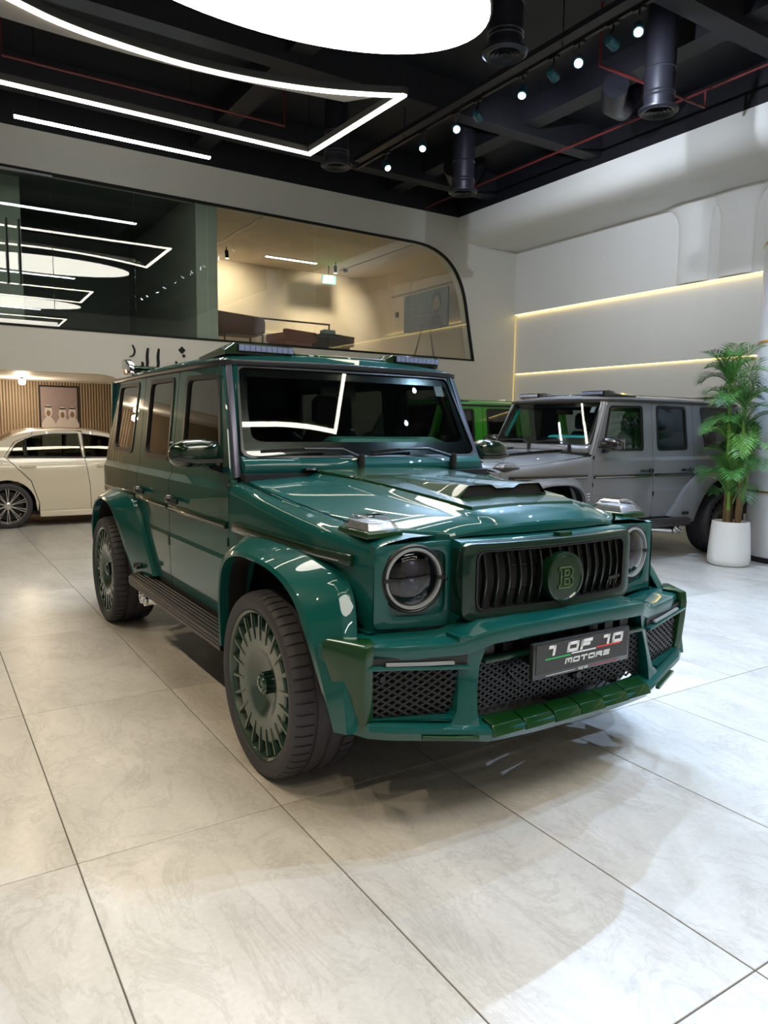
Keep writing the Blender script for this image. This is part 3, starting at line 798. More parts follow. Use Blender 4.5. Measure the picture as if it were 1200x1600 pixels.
        MB().loft([q(.068, .10, .095, cz + .017), q(.066, .10, .09, cz + .03), q(.045, .06, .05, cz + .066), q(.036, .045, .04, cz + .07)]).build('indicator_lens', P['lens'], ind, bevel=.006)
        MB().loft([q(.060, .09, .085, cz + .016), q(.05, .07, .06, cz + .045)]).build('indicator_reflector', mat('indicator_silver', (.62, .62, .64), .3, .6), ind, bevel=.006)
        # ---------- headlamp box
        xo, yo, xi, yi = .776, -.598, .455, -.648
        fy = lambda x: lerp(yo, yi, (xo - x) / (xo - xi))
        face = rp([(xi, .735), (xo, .745), (xo, 1.052), (xi, 1.062)], [.01, .03, .03, .01], 5)
        hc = [(.618 + .128 * math.cos(2 * PI * k / 36), .925 + .128 * math.sin(2 * PI * k / 36)) for k in range(36)]
        inn = rp([(xi + .03, .775), (xo - .06, .785), (xo - .045, 1.025), (xi + .03, 1.03)], .05, 6)
        hb = cdt_panel(MB(), face, [inn], lambda x, z: (s * x, fy(x), z), .05, inward=(0, 1, 0)).build('headlamp_surround', P['paint'], root, bevel=.006)
        cdt_panel(MB(), shrink(inn, -.004) if False else inn, [hc], lambda x, z: (s * x, fy(x) + .018, z), .03, inward=(0, 1, 0)).build('headlamp_panel', P['paint'], hb)
        c0 = Vector((s * .618, fy(.618), .925))
        ang = math.atan2(yo - yi, xo - xi) * s
        Rz = Matrix.Rotation(ang, 3, 'Z')
        def lat(prof, n=40):
            m = MB().lathe(prof, n, 1); m.v = [tuple(Rz @ Vector(p) + c0) for p in m.v]; return m
        lat([(.134, .02), (.130, .0), (.124, -.004), (.118, .0), (.116, .03)]).build('bezel', M_BLACK, hb)
        lat([(.117, .006), (.115, -.006), (.106, -.006), (.103, .006)]).build('daylight_ring', P['drl'], hb, label='pale ring lamp')
        lat([(.102, .004), (.08, -.010), (.04, -.018), (0, -.02)]).build('lens', P['head_lens'], hb)
        lat([(.105, .03), (.08, .05), (0, .055)]).build('reflector', mat('lamp_reflector', (.05, .05, .06), .25, .8), hb)
        for dz in (.035, -.03):
            m = MB().lathe([(.0, -.005), (.02, .0), (.034, .015), (.036, .04)], 20, 1); m.v = [tuple(Rz @ (Vector(p) + Vector((0, 0, dz))) + c0) for p in m.v]
            m.build('projector', mat('projector_glass', (.12, .12, .2), .05, .2, 1.), hb)
        for k in (-1, 1): MB().box(tuple(Rz @ Vector((k * .11, -.008, 0)) + c0), (.03, .006, .014), Rz).build('ring_clip', M_BLACK, hb)
        lat2 = MB().lathe([(0, -.012), (.008, -.012), (.011, -.002), (.012, .01)], 16, 1, (s * .475, fy(.475) + .012, .915)); lat2.build('sensor', M_BLACK, hb)
        # corner return between lamp face and fender
        B(MB().loft([[(s * .776, -.598, .735), (s * .776, -.598, 1.055), (s * .778, -.57, 1.06), (s * .778, -.56, .72)], [(s * .70, -.55, .735), (s * .70, -.55, 1.04), (s * .70, -.53, 1.04), (s * .70, -.53, .72)]]), 'fender_return', 'paint')
        # valance below the lamp
        B(MB().loft([[(s * xx, yy, zz) for yy, zz in ((-.60 - .04 * (xx < .6), .738), (-.56, .69), (-.54, .62), (-.40, .62), (-.40, .738))] for xx in (.10, .46, .60, .80)]), 'front_valance', 'paint')

    # ---------- hood
    HS = [(.765, .655, .655, 1.258, 1.214), (.75, .40, .40, 1.246, 1.180), (.73, .15, .15, 1.231, 1.149), (.71, -.08, -.10, 1.214, 1.124), (.69, -.27, -.31, 1.197, 1.106), (.655, -.40, -.46, 1.182, 1.097), (.615, -.50, -.565, 1.163, 1.091), (.54, -.565, -.625, 1.143, 1.086), (.455, -.622, -.665, 1.112, 1.082)]
    T = [0, .15, .3, .42, .50, .535, .57, .62, .72, .82, .90, .95, .98, 1.0, 1.0, 1.0]
    rows = []
    def hood_z(t, zc, ze, k):
        crown = zc - .006 * (t / .5) ** 2 if t <= .5 else None
        fr = max(0, 1 - k / 8.)
        step = .024 * min(1, fr * 2.5)
        if t <= .5: return crown
        zo = zc - .006 - step
        if t <= .57: return lerp(zc - .006, zo, (t - .5) / .07)
        return lerp(zo, ze, ((t - .57) / .43) ** 1.25)
    for k, (W, ye, yc, zc, ze) in enumerate(HS):
        r = []
        for i in range(-len(T) + 1, len(T)):
            j = abs(i); t = T[j]; sg = -1 if i < 0 else 1
            z = hood_z(t, zc, ze, k)
            x = W * t; y = lerp(yc, ye, t ** 2.2)
            if j == len(T) - 3: z -= .002
            if j == len(T) - 2: z -= .012; x += .002
            if j == len(T) - 1: z -= .045
            r.append((sg * x, y, z))
        rows.append(r)
    last = rows[-1]
    rows.append([(p[0] * .998, p[1] - .006, p[2] - .010) for p in last])
    rows.append([(p[0] * .997, p[1] - .006, min(p[2] - .02, 1.072)) for p in last])
    rows.append([(p[0] * .99, p[1] + .05, 1.05) for p in last])
    B(MB().loft(rows, closed=False), 'hood', 'paint', ang=20)
    hood_c = lambda y: interp(sorted((h[2], h[3]) for h in HS), y)
    hood_w = lambda y: interp(sorted((h[2], h[0]) for h in HS), y)
    if scoop:
        rows = []
        for y in (.63, .4, .15, -.1, -.31, -.46, -.545):
            w = interp([(-.545, .29), (-.46, .325), (.15, .365), (.63, .40)], y)
            r = []
            for t in (-1, -.985, -.8, -.4, 0, .4, .8, .985, 1):
                r.append((w * t, y, hood_c(y) - .006 * (w * t / hood_w(y) / .5) ** 2 + (.009 if abs(t) < 1 else .0)))
            rows.append(r)
        f = rows[-1]; rows.append([(p[0], p[1] - .008, p[2] - .012) for p in f])
        B(MB().loft(rows, closed=False), 'hood_scoop_panel', 'carbon', ang=25)
        rows = []
        for y, w, h in ((.30, .15, .0), (.1, .17, .012), (-.1, .185, .026), (-.28, .20, .042), (-.40, .205, .056), (-.425, .20, .057)):
            z = hood_c(y) + .006
            rows.append([(sx * (w + dx), y + (.03 if abs(sx * (w + dx)) < .01 else 0), z + h * hh - (.004 if hh else .0)) for sx, dx, hh in ((-1, .05, 0), (-1, .012, .8), (-1, 0, 1), (-1, -w * .6, 1.0), (-1, -w * .75, .72), (1, -w * .75, .72), (1, -w * .6, 1.0), (1, 0, 1), (1, .012, .8), (1, .05, 0))])
        sc = B(MB().loft(rows, closed=False), 'hood_scoop', 'carbon', ang=30)
        y = -.415; z = hood_c(y) + .008; w = .2
        MB().loft([[(-w - .03, yy, z), (-w, yy, z + .048), (-w * .4, yy, z + .048), (-w * .25, yy, z + .032), (w * .25, yy, z + .032), (w * .4, yy, z + .048), (w, yy, z + .048), (w + .03, yy, z)] for yy in (y, y + .05)]).build('scoop_mouth', M_MATTE, sc)
    else:
        for s in (-1, 1): B(MB().bar([(s * .40, .62, hood_c(.62) + .004), (s * .37, .15, hood_c(.15) + .004), (s * .34, -.4, hood_c(-.4) + .004)], .05, .012), 'hood_groove', M_BLACK)
    # cowl under the windscreen
    rows = []
    for u in (-1, -.6, -.2, .2, .6, 1):
        x = u * .765
        rows.append([(x, .645, 1.225), (x, .640 - .025 * (1 - u * u), 1.262), (x, .642 - .02 * (1 - u * u), 1.285), (x, .655 + .03 * u * u, 1.323), (x, .70, 1.33), (x, .72, 1.225)])
    B(MB().loft(rows), 'cowl', 'paint', bevel=.004)
    # windscreen glass, black border, seal
    def wp(poly, holes, off, th):
        def fun(u, v):
            p = Vector(WG(u, v)); return p + Vector((0, -.45, .22)).normalized() * off
        return cdt_panel(MB(), poly, holes, fun, th, zb=(.5,), yb=(-.75, -.5, -.25, 0, .25, .5, .75), inward=(0, .9, -.44))
    gout = rp([(-1, 0), (1, 0), (1, 1), (-1, 1)], [.1, .1, .06, .06], 6)
    gin = rp([(-.925, .17), (.925, .17), (.955, .90), (-.955, .90)], [.10, .10, .05, .05], 6)
    gl = wp(gout, [], 0, .004).build('windscreen', P['wind_glass'], root)
    wp([(p[0] * 1.0, p[1]) for p in gout], [gin], -.007, .004).build('glass_border', mat('glass_frit', (.004, .004, .005), .15, coat=1.), gl)
    gseal = [(p[0] * 1.012, (p[1] - .5) * 1.03 + .5) for p in gout]
    wp(gseal, [[(p[0] * .994, (p[1] - .5) * .985 + .5) for p in gout]], .004, .02).build('glass_seal', M_BLACK, gl)
    pp = Vector(WG(.87, .84)); st = MB().box(tuple(pp + Vector((0, .012, 0))), (.06, .003, .085), Matrix.Rotation(-.46, 3, 'X')); st.build('window_sticker', mat('paper_sticker', (.30, .34, .40), .6), gl)
    # wipers
    for (a, b, pv) in (((-.675, 1.352), (-.29, 1.366), (-.103, 1.315)), ((-.02, 1.345), (.28, 1.366), (.531, 1.315))):
        yy = lambda z: .655 + (z - 1.323) / .466 * .231 - .022
        w = MB().bar([(a[0], yy(a[1]), a[1]), (b[0], yy(b[1]), b[1])], .012, .016)
        w.tube([(lerp(a[0], b[0], .62), yy(1.362) - .012, lerp(a[1], b[1], .62) + .004), (b[0] + .08, yy(1.36) - .018, 1.362), (pv[0], .618, pv[1])], [.006, .008, .011], 8)
        w.lathe([(0, .03), (.018, .03), (.022, 0), (.02, -.05)], 14, 2, (pv[0], .618, pv[1] - .012))
        B(w, 'wiper', M_BLACK)
    B(MB().lathe([(0, .01), (.03, .008), (.035, 0)], 20, 2, (-.42, .60, 1.258)).box((-.42, .6, 1.26), (.07, .03, .012)), 'washer_jet', M_BLACK)
    # ---------- roof
    rows = []
    for y, dz, k in ((.945, -.045, .985), (.965, -.015, 1), (1.02, .0, 1), (1.4, .012, 1), (2.2, .016, 1), (2.9, .008, 1), (3.22, -.005, 1), (3.30, -.03, .99)):
        r = []
        for x, z in ((-.752, 1.812), (-.735, 1.838), (-.69, 1.856), (-.6, 1.868), (-.35, 1.882), (0, 1.886), (.35, 1.882), (.6, 1.868), (.69, 1.856), (.735, 1.838), (.752, 1.812)):
            r.append((x * k, y, z + dz * (1 if abs(x) < .74 else .3)))
        rows.append(r)
    rf = B(MB().loft(rows, closed=False), 'roof', 'paint', ang=40)
    MB().mm(-.74, .74, .95, 3.28, 1.79, 1.805).build('headliner', P['liner'], rf)
    for x in (-.45, -.15, .15, .45):
        MB().bar([(x, 1.35, 1.893), (x, 3.1, 1.897)], .06, .012).build('roof_rib', P['paint'], rf, bevel=.004)
    # gutter rails
    for s in (-1, 1):
        B(MB().bar([(s * .762, .935, 1.808), (s * .765, 1.3, 1.813), (s * .765, 2.4, 1.818), (s * .762, 3.31, 1.812)], .026, .032), 'roof_gutter', 'rail', bevel=.006)
    B(MB().bar([(-.765, .955, 1.808), (-.70, .928, 1.812), (-.35, .905, 1.816), (0, .895, 1.818), (.35, .905, 1.816), (.70, .928, 1.812), (.765, .955, 1.808)], .045, .03), 'roof_front_trim', 'rail', bevel=.008)
    # roof light carrier
    for s in (-1, 1):
        rows = []
        for x, y0, zt in ((.30, 1.03, 1.885), (.335, .985, 1.918), (.5, .975, 1.922), (.675, .985, 1.92), (.715, 1.03, 1.885)):
            rows.append([(s * x, y0, 1.862), (s * x, y0, zt), (s * x, y0 + .05, zt + .006), (s * x, y0 + .20, zt - .005), (s * x, y0 + .42, 1.872), (s * x, y0 + .42, 1.85)])
        cbm = B(MB().loft(rows), 'roof_light_housing', 'carbon', ang=30)
        MB().mm(min(s * .345, s * .665), max(s * .345, s * .665), .962, .99, 1.874, 1.914).build('roof_light_bezel', M_BLACK, cbm, bevel=.003)
        for k in range(10):
            xc = s * (.362 + k * .0318); MB().mm(xc - .0145, xc + .0145, .957, .966, 1.879, 1.909).build('roof_light_lens', P['bar_lens'], cbm)
    rows = []
    for x in (-.31, -.2, 0, .2, .31): rows.append([(x, 1.0 - .02 * (1 - (x / .31) ** 2), 1.868), (x, .995, 1.885), (x, 1.05, 1.897), (x, 1.25, 1.893), (x, 1.3, 1.875)])
    B(MB().loft(rows), 'roof_spoiler', 'carbon')
    # rear roof wing
    wng = B(MB().loft([[(x, 3.16, 1.92), (x, 3.30, 1.945), (x, 3.34, 1.935), (x, 3.2, 1.90)] for x in (-.66, -.3, .3, .66)]), 'rear_roof_wing', 'carbon', bevel=.004)
    for s in (-1, 1): MB().prism([(3.10, 1.87), (3.14, 1.95), (3.22, 1.985), (3.36, 1.99), (3.37, 1.93), (3.30, 1.87)], 0, s * .66, s * .70).build('wing_end_plate', M_CHROME, wng, bevel=.008)
    # ---------- rear
    B(MB().prism([(3.42, .50), (3.41, 1.19), (3.29, 1.80), (3.26, 1.80), (3.36, 1.19), (3.36, .50)], 0, -.80, .80), 'rear_body_panel', 'paint')
    B(MB().loft([[(x, 3.40, .45), (x, 3.52, .47), (x, 3.52, .66), (x, 3.40, .68)] for x in (-.88, .88)]), 'rear_bumper', 'paint', bevel=.02)
    B(MB().mm(-.55, .55, 3.335, 3.345, 1.28, 1.70), 'rear_window', P['side_glass'])
    for s in (-1, 1): B(MB().mm(min(s * .60, s * .80), max(s * .60, s * .80), 3.41, 3.45, .74, .86), 'tail_lamp', mat('tail_red', (.35, .01, .01), .15, coat=1.), bevel=.01)
    B(MB().lathe([(0, .20), (.30, .20), (.37, .16), (.385, .10), (.385, 0)], 48, 1, (0, 3.42, 1.0)), 'spare_wheel_cover', 'paint', ang=30)
    # ---------- structure that blocks light
    B(MB().mm(-.55, .55, -.50, 3.36, .30, .56), 'chassis', M_MATTE)
    B(MB().mm(-.80, .80, .62, 2.2, .46, .56), 'cabin_floor', M_MATTE)
    B(MB().mm(-.55, .55, -.50, .62, .56, 1.06), 'engine_block', M_MATTE)
    B(MB().mm(-.78, .78, .60, .66, .46, 1.24), 'bulkhead_panel', M_MATTE)
    for y in (0, 2.89): B(MB().tube([(-.72, y, .393), (.72, y, .393)], .05, 12), 'axle', M_MATTE)
    # ---------- grille and nose
    ny = -.70
    B(MB().prism(rp([(-.56, 1.05), (-.655, 1.067), (-.70, 1.06), (-.705, 1.0), (-.705, .78), (-.66, .735), (-.56, .72)], .01), 0, -.462, .462), 'nose_panel', 'paint', ang=30)
    fo = rp([(-.468, .762), (.468, .762), (.468, 1.056), (-.468, 1.056)], [.05, .05, .045, .045], 6)
    fi = rp([(-.412, .80), (.412, .80), (.412, 1.028), (-.412, 1.028)], .04, 6)
    gy = lambda x: -.775 + .05 * (x / .468) ** 2
    gr = cdt_panel(MB(), fo, [fi], lambda x, z: (x, gy(x) + .12 * max(0, z - 1.02), z), .075, yb=[-.3, -.15, 0, .15, .3], inward=(0, 1, 0)).build('grille_frame', P['grille_frame'], root, bevel=.007)
    MB().mm(-.43, .43, -.712, -.704, .79, 1.035).build('grille_backing', M_MATTE, gr)
    cdt_panel(MB(), [(p[0] * 1.0, (p[1] - .914) * 1.0 + .914) for p in fi], [[(p[0] * .982, (p[1] - .914) * .955 + .914) for p in fi]], lambda x, z: (x, gy(x) - .002, z), .02, yb=[-.3, -.15, 0, .15, .3], inward=(0, 1, 0)).build('grille_liner', M_BLACK, gr)
    for k in range(-7, 8):
        x = k * .0525
        if abs(x) > .40: continue
        pth = [(x, gy(x) + .035 - .022 * math.sin(PI * t), lerp(.806, 1.024, t)) for t in (0, .15, .35, .5, .65, .85, 1)]
        MB().bar(pth, .008, .024, up=(0, 1, 0)).build('grille_bar', P['grille_bar'], gr, bevel=.002)
    for z in (.87, .955): MB().bar([(x, gy(x) + .05, z) for x in (-.40, -.2, 0, .2, .40)], .006, .006).build('grille_cross_bar', M_BLACK, gr)
    bd = MB().lathe([(0, -.794), (.085, -.793), (.090, -.798), (.100, -.796), (.103, -.786), (.10, -.74)], 40, 1, (0, 0, .90)).build('emblem', P['emblem'], gr, ang=30)
    lt = MB(); fn = lambda x, z, d: (x, -.794 - d, z)
    text_strokes(lt, 'b', -.042, .856, .084, .088, 0, .0055, 0, fn, .004)
    lt.build('emblem_letter', P['letter'], bd, label='outlined letter B')
    mk = MB().box((.335, gy(.33) - .002, .862), (.07, .006, .014), Matrix.Rotation(-.12, 3, 'Y')); mk.box((.315, gy(.33) - .002, .845), (.01, .006, .03), Matrix.Rotation(.3, 3, 'Y')); mk.box((.35, gy(.33) - .002, .848), (.008, .006, .03), Matrix.Rotation(.3, 3, 'Y'))
    mk.build('grille_badge', P['grille_bar'], gr)
    MB().mm(.02, .09, -.735, -.700, 1.055, 1.070).build('nose_tag', P['carbon'], gr)
    # ---------- front bumper
    def mir(nodes): return [(-p[0],) + tuple(p[1:]) for p in nodes[::-1] if p[0] > 0] + list(nodes if nodes[0][0] == 0 else nodes)
    up = [(0, -.872, .772, .060), (.25, -.868, .770, .060), (.41, -.855, .765, .060), (.44, -.845, .755, .06), (.52, -.805, .722, .058), (.58, -.79, .718, .055), (.75, -.75, .722, .055), (.86, -.70, .725, .055), (.90, -.665, .722, .055), (.935, -.56, .712, .055)]
    up = [(-a, b, c, d) for a, b, c, d in up[:0:-1]] + up
    rings = []
    for x, y, z, h in up:
        bx = .985
        rings.append([(x * bx, y + .16, z + .004), (x, y + .02, z), (x, y + .004, z - .006), (x, y, z - .018), (x * .998, y + .006, z - h), (x * .99, y + .05, z - h - .008), (x * bx, y + .16, z - h)])
    bp = B(MB().loft(rings), 'front_bumper', 'paint', ang=30)
    # lower lip
    lo = [(0, -.905, .382), (.25, -.90, .382), (.44, -.885, .385), (.52, -.865, .398), (.66, -.815, .412), (.80, -.77, .428), (.87, -.73, .436), (.905, -.66, .44), (.91, -.58, .44)]
    lo = [(-a, b, c) for a, b, c in lo[:0:-1]] + lo
    rings = [[(x * .98, y + .10, z + .028), (x, y + .025, z + .020), (x, y + .004, z + .008), (x, y, z - .008), (x, y + .02, z - .040), (x * .97, y + .14, z - .045)] for x, y, z in lo]
    MB().loft(rings).build('bumper_lip', P['paint'], bp, ang=30)
    # segmented splitter plates on the lip
    seg = [-.44, -.29, -.14, 0, .14, .29, .44]
    for a, b in zip(seg, seg[1:]):
        y = -.905 + .02 * abs((a + b) / .8)
        a2, b2 = a + .003, b - .003
        MB().loft([[(a2, y - .012, .374), (a2, y + .010, .408), (a2, y + .070, .424), (a2, y + .070, .39), (a2, y + .02, .355)], [(b2, y - .012, .374), (b2, y + .010, .408), (b2, y + .070, .424), (b2, y + .070, .39), (b2, y + .02, .355)]]).build('splitter_plate', P['carbon'], bp, bevel=.004)
    for s in (-1, 1):
        a = [(.50, -.878, .398), (.60, -.838, .403), (.70, -.805, .415)]
        MB().bar([(s * p[0], p[1] - .002, p[2] - .018) for p in a], .018, .014).build('splitter_fin', P['carbon'], bp, bevel=.003)
        # blade between centre and side intake
        rings = []
        for z, x0, x1, y in ((.735, .425, .535, -.835), (.69, .432, .535, -.828), (.62, .455, .528, -.822), (.54, .472, .535, -.832), (.46, .478, .55, -.845), (.405, .475, .60, -.855)):
            rings.append([(s * x0, y, z), (s * x1, y + .035, z), (s * (x1 + .0), y + .12, z), (s * (x0 + .01), y + .12, z)])
        MB().loft(rings).build('intake_blade', P['paint'], bp, bevel=.006, ang=30)
        # side intake: trim bar with daytime light, mesh, backing
        yl = lambda x: interp([(.50, -.812), (.88, -.715)], x)
        MB().bar([(s * x, yl(x), z) for x, z in ((.50, .625), (.62, .632), (.76, .643), (.885, .652))], .03, .012).build('intake_trim', P['paint'], bp, bevel=.003)
        MB().bar([(s * x, yl(x) - .004, z) for x, z in ((.56, .645), (.68, .651), (.81, .660))], .012, .010).build('daytime_light', P['drl'], bp)
        MB().bar([(s * x, yl(x) + .012, z) for x, z in ((.50, .646), (.68, .652), (.885, .668))], .012, .035).build('light_slot', M_BLACK, bp)
        poly = [(.885, .645), (.515, .62), (.52, .50), (.575, .445), (.875, .455)]
        MB().loft([[(s * x, yl(x) + .05, z) for x, z in poly], [(s * x, yl(x) + .06, z) for x, z in poly]]).build('intake_backing', M_MATTE, bp)
        ms = MB()
        for dr, st in (((1, .62), .026), ((1, -.62), .026)):
            d = Vector(dr).normalized()
            k = -30
            while k < 60:
                p0 = (.5, .2 + k * st * 1.0)
                cl = clip_line(p0, d, poly)
                if cl:
                    A = (p0[0] + d.x * cl[0], p0[1] + d.y * cl[0]); Bq = (p0[0] + d.x * cl[1], p0[1] + d.y * cl[1])
                    ms.bar([(s * A[0], yl(A[0]) + .022, A[1]), (s * Bq[0], yl(Bq[0]) + .022, Bq[1])], .008, .0045, up=(0, 1, 0))
                k += 1
        ms.build('intake_mesh', P['mesh'], bp, kind='stuff')
        MB().lathe([(0, -.004), (.012, -.004), (.016, .006)], 16, 1, (s * .81, yl(.81) + .02, .60)).build('parking_sensor', M_BLACK, bp)
        MB().loft([[(s * .86, -.70, .448), (s * .58, -.81, .435), (s * .58, -.74, .435), (s * .86, -.65, .448)], [(s * .865, -.715, .462), (s * .57, -.822, .448), (s * .57, -.74, .448), (s * .86, -.65, .462)]]).build('intake_sill', P['paint'], bp)
        # carbon corner
        rings = []
        for z, xa, ya, xb, yb in ((.735, .872, -.715, .955, -.575), (.728, .885, -.728, .97, -.565), (.68, .89, -.732, .972, -.57), (.60, .888, -.728, .955, -.60), (.50, .882, -.722, .935, -.63), (.42, .872, -.712, .915, -.645)):
            rings.append([(s * (xa - .035), ya + .006, z), (s * xa, ya, z), (s * (xa + .012), ya + .012, z), (s * xb, yb, z), (s * (xb - .03), yb + .01, z), (s * (xa - .05), ya + .07, z)])
        MB().loft(rings).build('bumper_corner', P['carbon'], bp, bevel=.004, ang=35)
        MB().loft([[(s * (x - .004), y, z) for x, y, z in q] for q in ([(.93, -.60, .70), (.975, -.53, .70), (.93, -.50, .70)], [(.915, -.64, .43), (.95, -.60, .43), (.91, -.56, .43)])]).build('bumper_side', P['paint'], bp)
    # centre intake
    poly = [(-.43, .712), (-.475, .43), (.475, .43), (.43, .712)]
    MB().loft([[(x, -.762, z) for x, z in poly], [(x, -.75, z) for x, z in poly]]).build('intake_backing', M_MATTE, bp)
    ms = MB()
    for dr in ((1, .62), (1, -.62)):
        d = Vector(dr).normalized(); k = -40
        while k < 90:
            p0 = (-.5, .1 + k * .0245); cl = clip_line(p0, d, [(-.44, .64), (-.47, .43), (.47, .43), (.44, .64)])
            if cl:
                A = (p0[0] + d.x * cl[0], p0[1] + d.y * cl[0]); Bq = (p0[0] + d.x * cl[1], p0[1] + d.y * cl[1])
                ms.bar([(A[0], -.80, A[1]), (Bq[0], -.80, Bq[1])], .008, .0045, up=(0, 1, 0))
            k += 1
    ms.build('intake_mesh', P['mesh'], bp, kind='stuff')
    MB().mm(-.44, .44, -.835, -.76, .628, .645).build('intake_cross_bar', P['grille_frame'], bp, bevel=.004)
    for k in range(9): MB().mm(-.42 + k * .094, -.37 + k * .094, -.80, -.775, .648, .705).build('intake_fin', M_BLACK, bp)
    for a in (-1, 1):
        m = MB()
        for k in range(4): m.box((a * .29 + k * .012, -.81, .56 - k * .012), (.05, .006, .006), Matrix.Rotation(.6, 3, 'Y'))
        m.build('mesh_tab', M_BLACK, bp)
    MB().lathe([(0, -.83), (.014, -.83), (.022, -.82), (.022, -.79)], 20, 1, (.06, 0, .50)).build('radar_sensor', M_BLACK, bp)
    if plate:
        pl = MB().mm(-.268, .268, -.902, -.88, .552, .692).build('number_plate', mat('plate_frame', (.02, .022, .024), .25, coat=.6), bp, bevel=.006)
        MB().mm(-.255, .255, -.905, -.90, .574, .684).build('plate_face', mat('plate_grey', (.035, .033, .033), .45), pl)
        MB().mm(-.2, .2, -.885, -.80, .58, .66).build('plate_bracket', M_BLACK, pl)
        fn = lambda x, z, d: (x, -.9052 - d, z)
        mw = mat('plate_white', (.75, .77, .78), .4)
        for txt, x, z, w, h, g, stw in (('1 OF 10', -.205, .637, .062, .040, .012, .0125), ('MOTORS', -.105, .594, .036, .021, .0065, .006)):
            for ch in txt:
                if ch == ' ': x += w * .75; continue
                t = MB(); x = text_strokes(t, ch, x, z, w, h, g, stw, .22, fn, .001); t.build('plate_letter', mw, pl)
        for a, b, z, c, nm in ((-.21, -.075, .624, (.02, .45, .12), 'green'), (-.07, .065, .628, (.75, .77, .78), 'white'), (.07, .21, .631, (.75, .04, .03), 'red')):
            t = MB(); t.loft([[fn(a, z, 0), fn(b, z, 0), fn(b, z + .0055, 0), fn(a, z + .0055, 0)], [fn(a, z, .001), fn(b, z, .001), fn(b, z + .0055, .001), fn(a, z + .0055, .001)]])
            t.build('plate_stripe', mat('plate_' + nm, c, .4), pl)
        t = MB(); fn2 = lambda x, z, d: (x, -.9022 - d, z)
        text_strokes(t, '1OF10', -.03, .557, .010, .011, .002, .0025, .2, fn2, .001)
        t.loft([[fn2(x, z, d) for x, z in ((-.2, .561), (-.045, .562), (-.045, .5635), (-.2, .5625))] for d in (0, .001)]); t.build('frame_print', mw, pl)
        t = MB(); t.loft([[fn2(x, z, d) for x, z in ((.05, .562), (.2, .561), (.2, .5625), (.05, .5635))] for d in (0, .001)]); t.build('frame_print', mat('plate_red', (.75, .04, .03), .4), pl)
    # ---------- interior
    I = P['interior']
    B(MB().loft([[(x, .69, 1.20), (x, .70, 1.30), (x, .85, 1.335), (x, 1.02, 1.33), (x, 1.08, 1.27), (x, 1.05, 1.05), (x, .69, 1.0)] for x in (-.76, .76)]), 'dashboard', P['dash_low'], bevel=.01)
    B(MB().loft([[(x, .86, 1.33), (x, .90, z - .012), (x, .95, z), (x, 1.06, z), (x, 1.09, z - .02), (x, 1.08, 1.32)] for x, z in ((-.10, 1.40), (-.06, 1.425), (.62, 1.425), (.70, 1.40))]), 'instrument_hood', P['dash'], ang=40)
    B(MB().mm(-.05, .10, .845, .872, 1.335, 1.37), 'dashboard_camera', mat('grey_module', (.14, .15, .20), .4), bevel=.01)
    sw = MB(); cc = Vector((.38, 1.22, 1.24)); Rx = Matrix.Rotation(-.42, 3, 'X')
    sw.tube([tuple(cc + Rx @ Vector((.185 * math.cos(2 * PI * k / 28), 0, .185 * math.sin(2 * PI * k / 28)))) for k in range(28)], .016, 8, closed=True)
    for a in (0, PI, -PI / 2): sw.bar([cc, cc + Rx @ Vector((.18 * math.cos(a), 0, .18 * math.sin(a)))], .03, .02)
    sw.box(tuple(cc), (.12, .05, .10), Rx)
    B(sw, 'steering_wheel', P['seat2'])
    def seat(x, y, w, nm):
        m = MB()
        m.loft([[(x - w, y - .28, .86), (x + w, y - .28, .86), (x + w, y + .28, .84), (x - w, y + .28, .84)], [(x - w, y - .30, .98), (x + w, y - .30, .98), (x + w, y + .28, .93), (x - w, y + .28, .93)]])
        m.loft([[(x - ww, y + dy, z), (x + ww, y + dy, z), (x + ww, y + dy + d, z), (x - ww, y + dy + d, z)] for z, dy, d, ww in ((.88, .18, .14, w), (1.1, .22, .14, w * 1.02), (1.35, .27, .12, w * .95), (1.47, .30, .09, w * .7))])
        m.mm(x - w, x + w, y - .26, y + .3, .555, .85)
        o = B(m, nm, I, bevel=.03, seg=3)
        return o
    for x in (-.38, .38):
        st = seat(x, 1.50, .25, 'front_seat')
        MB().loft([[(x - w, 1.80, z), (x + w, 1.80, z), (x + w, 1.89, z + .005), (x - w, 1.89, z + .005)] for z, w in ((1.49, .10), (1.52, .14), (1.66, .14), (1.70, .10))]).build('head_rest', I, st, bevel=.02)
    st = seat(0, 2.40, .66, 'rear_seat')
    for x in (-.42, 0, .42): MB().mm(x - .13, x + .13, 2.72, 2.80, 1.47, 1.62).build('head_rest', I, st, bevel=.03)
    B(MB().mm(-.12, .12, 1.06, 1.09, 1.66, 1.72).tube([(0, 1.04, 1.79), (0, 1.075, 1.71)], .012), 'rear_view_mirror', M_BLACK, bevel=.01)
    for s in (-1, 1):
        B(MB().mm(min(s * .14, s * .60), max(s * .14, s * .60), .99, 1.18, 1.765, 1.785), 'sun_visor', P['liner'], bevel=.006)
        B(MB().loft([[(s * x, y + d, z) for x, d in ((a, .0), (b, .03), (b, .07), (a, .05))] for y, z, a, b in ((.745, 1.36, .70, .735), (.93, 1.74, .63, .68))]), 'inner_pillar_trim', P.get('inner_pillar', P['liner']), bevel=.008)
    # ---------- wheels
    W = make_wheel_meshes(P)
    for s in (-1, 1):
        place_wheel(W, root, .98, 0, s); place_wheel(W, root, .98, 2.89, s)
    return root

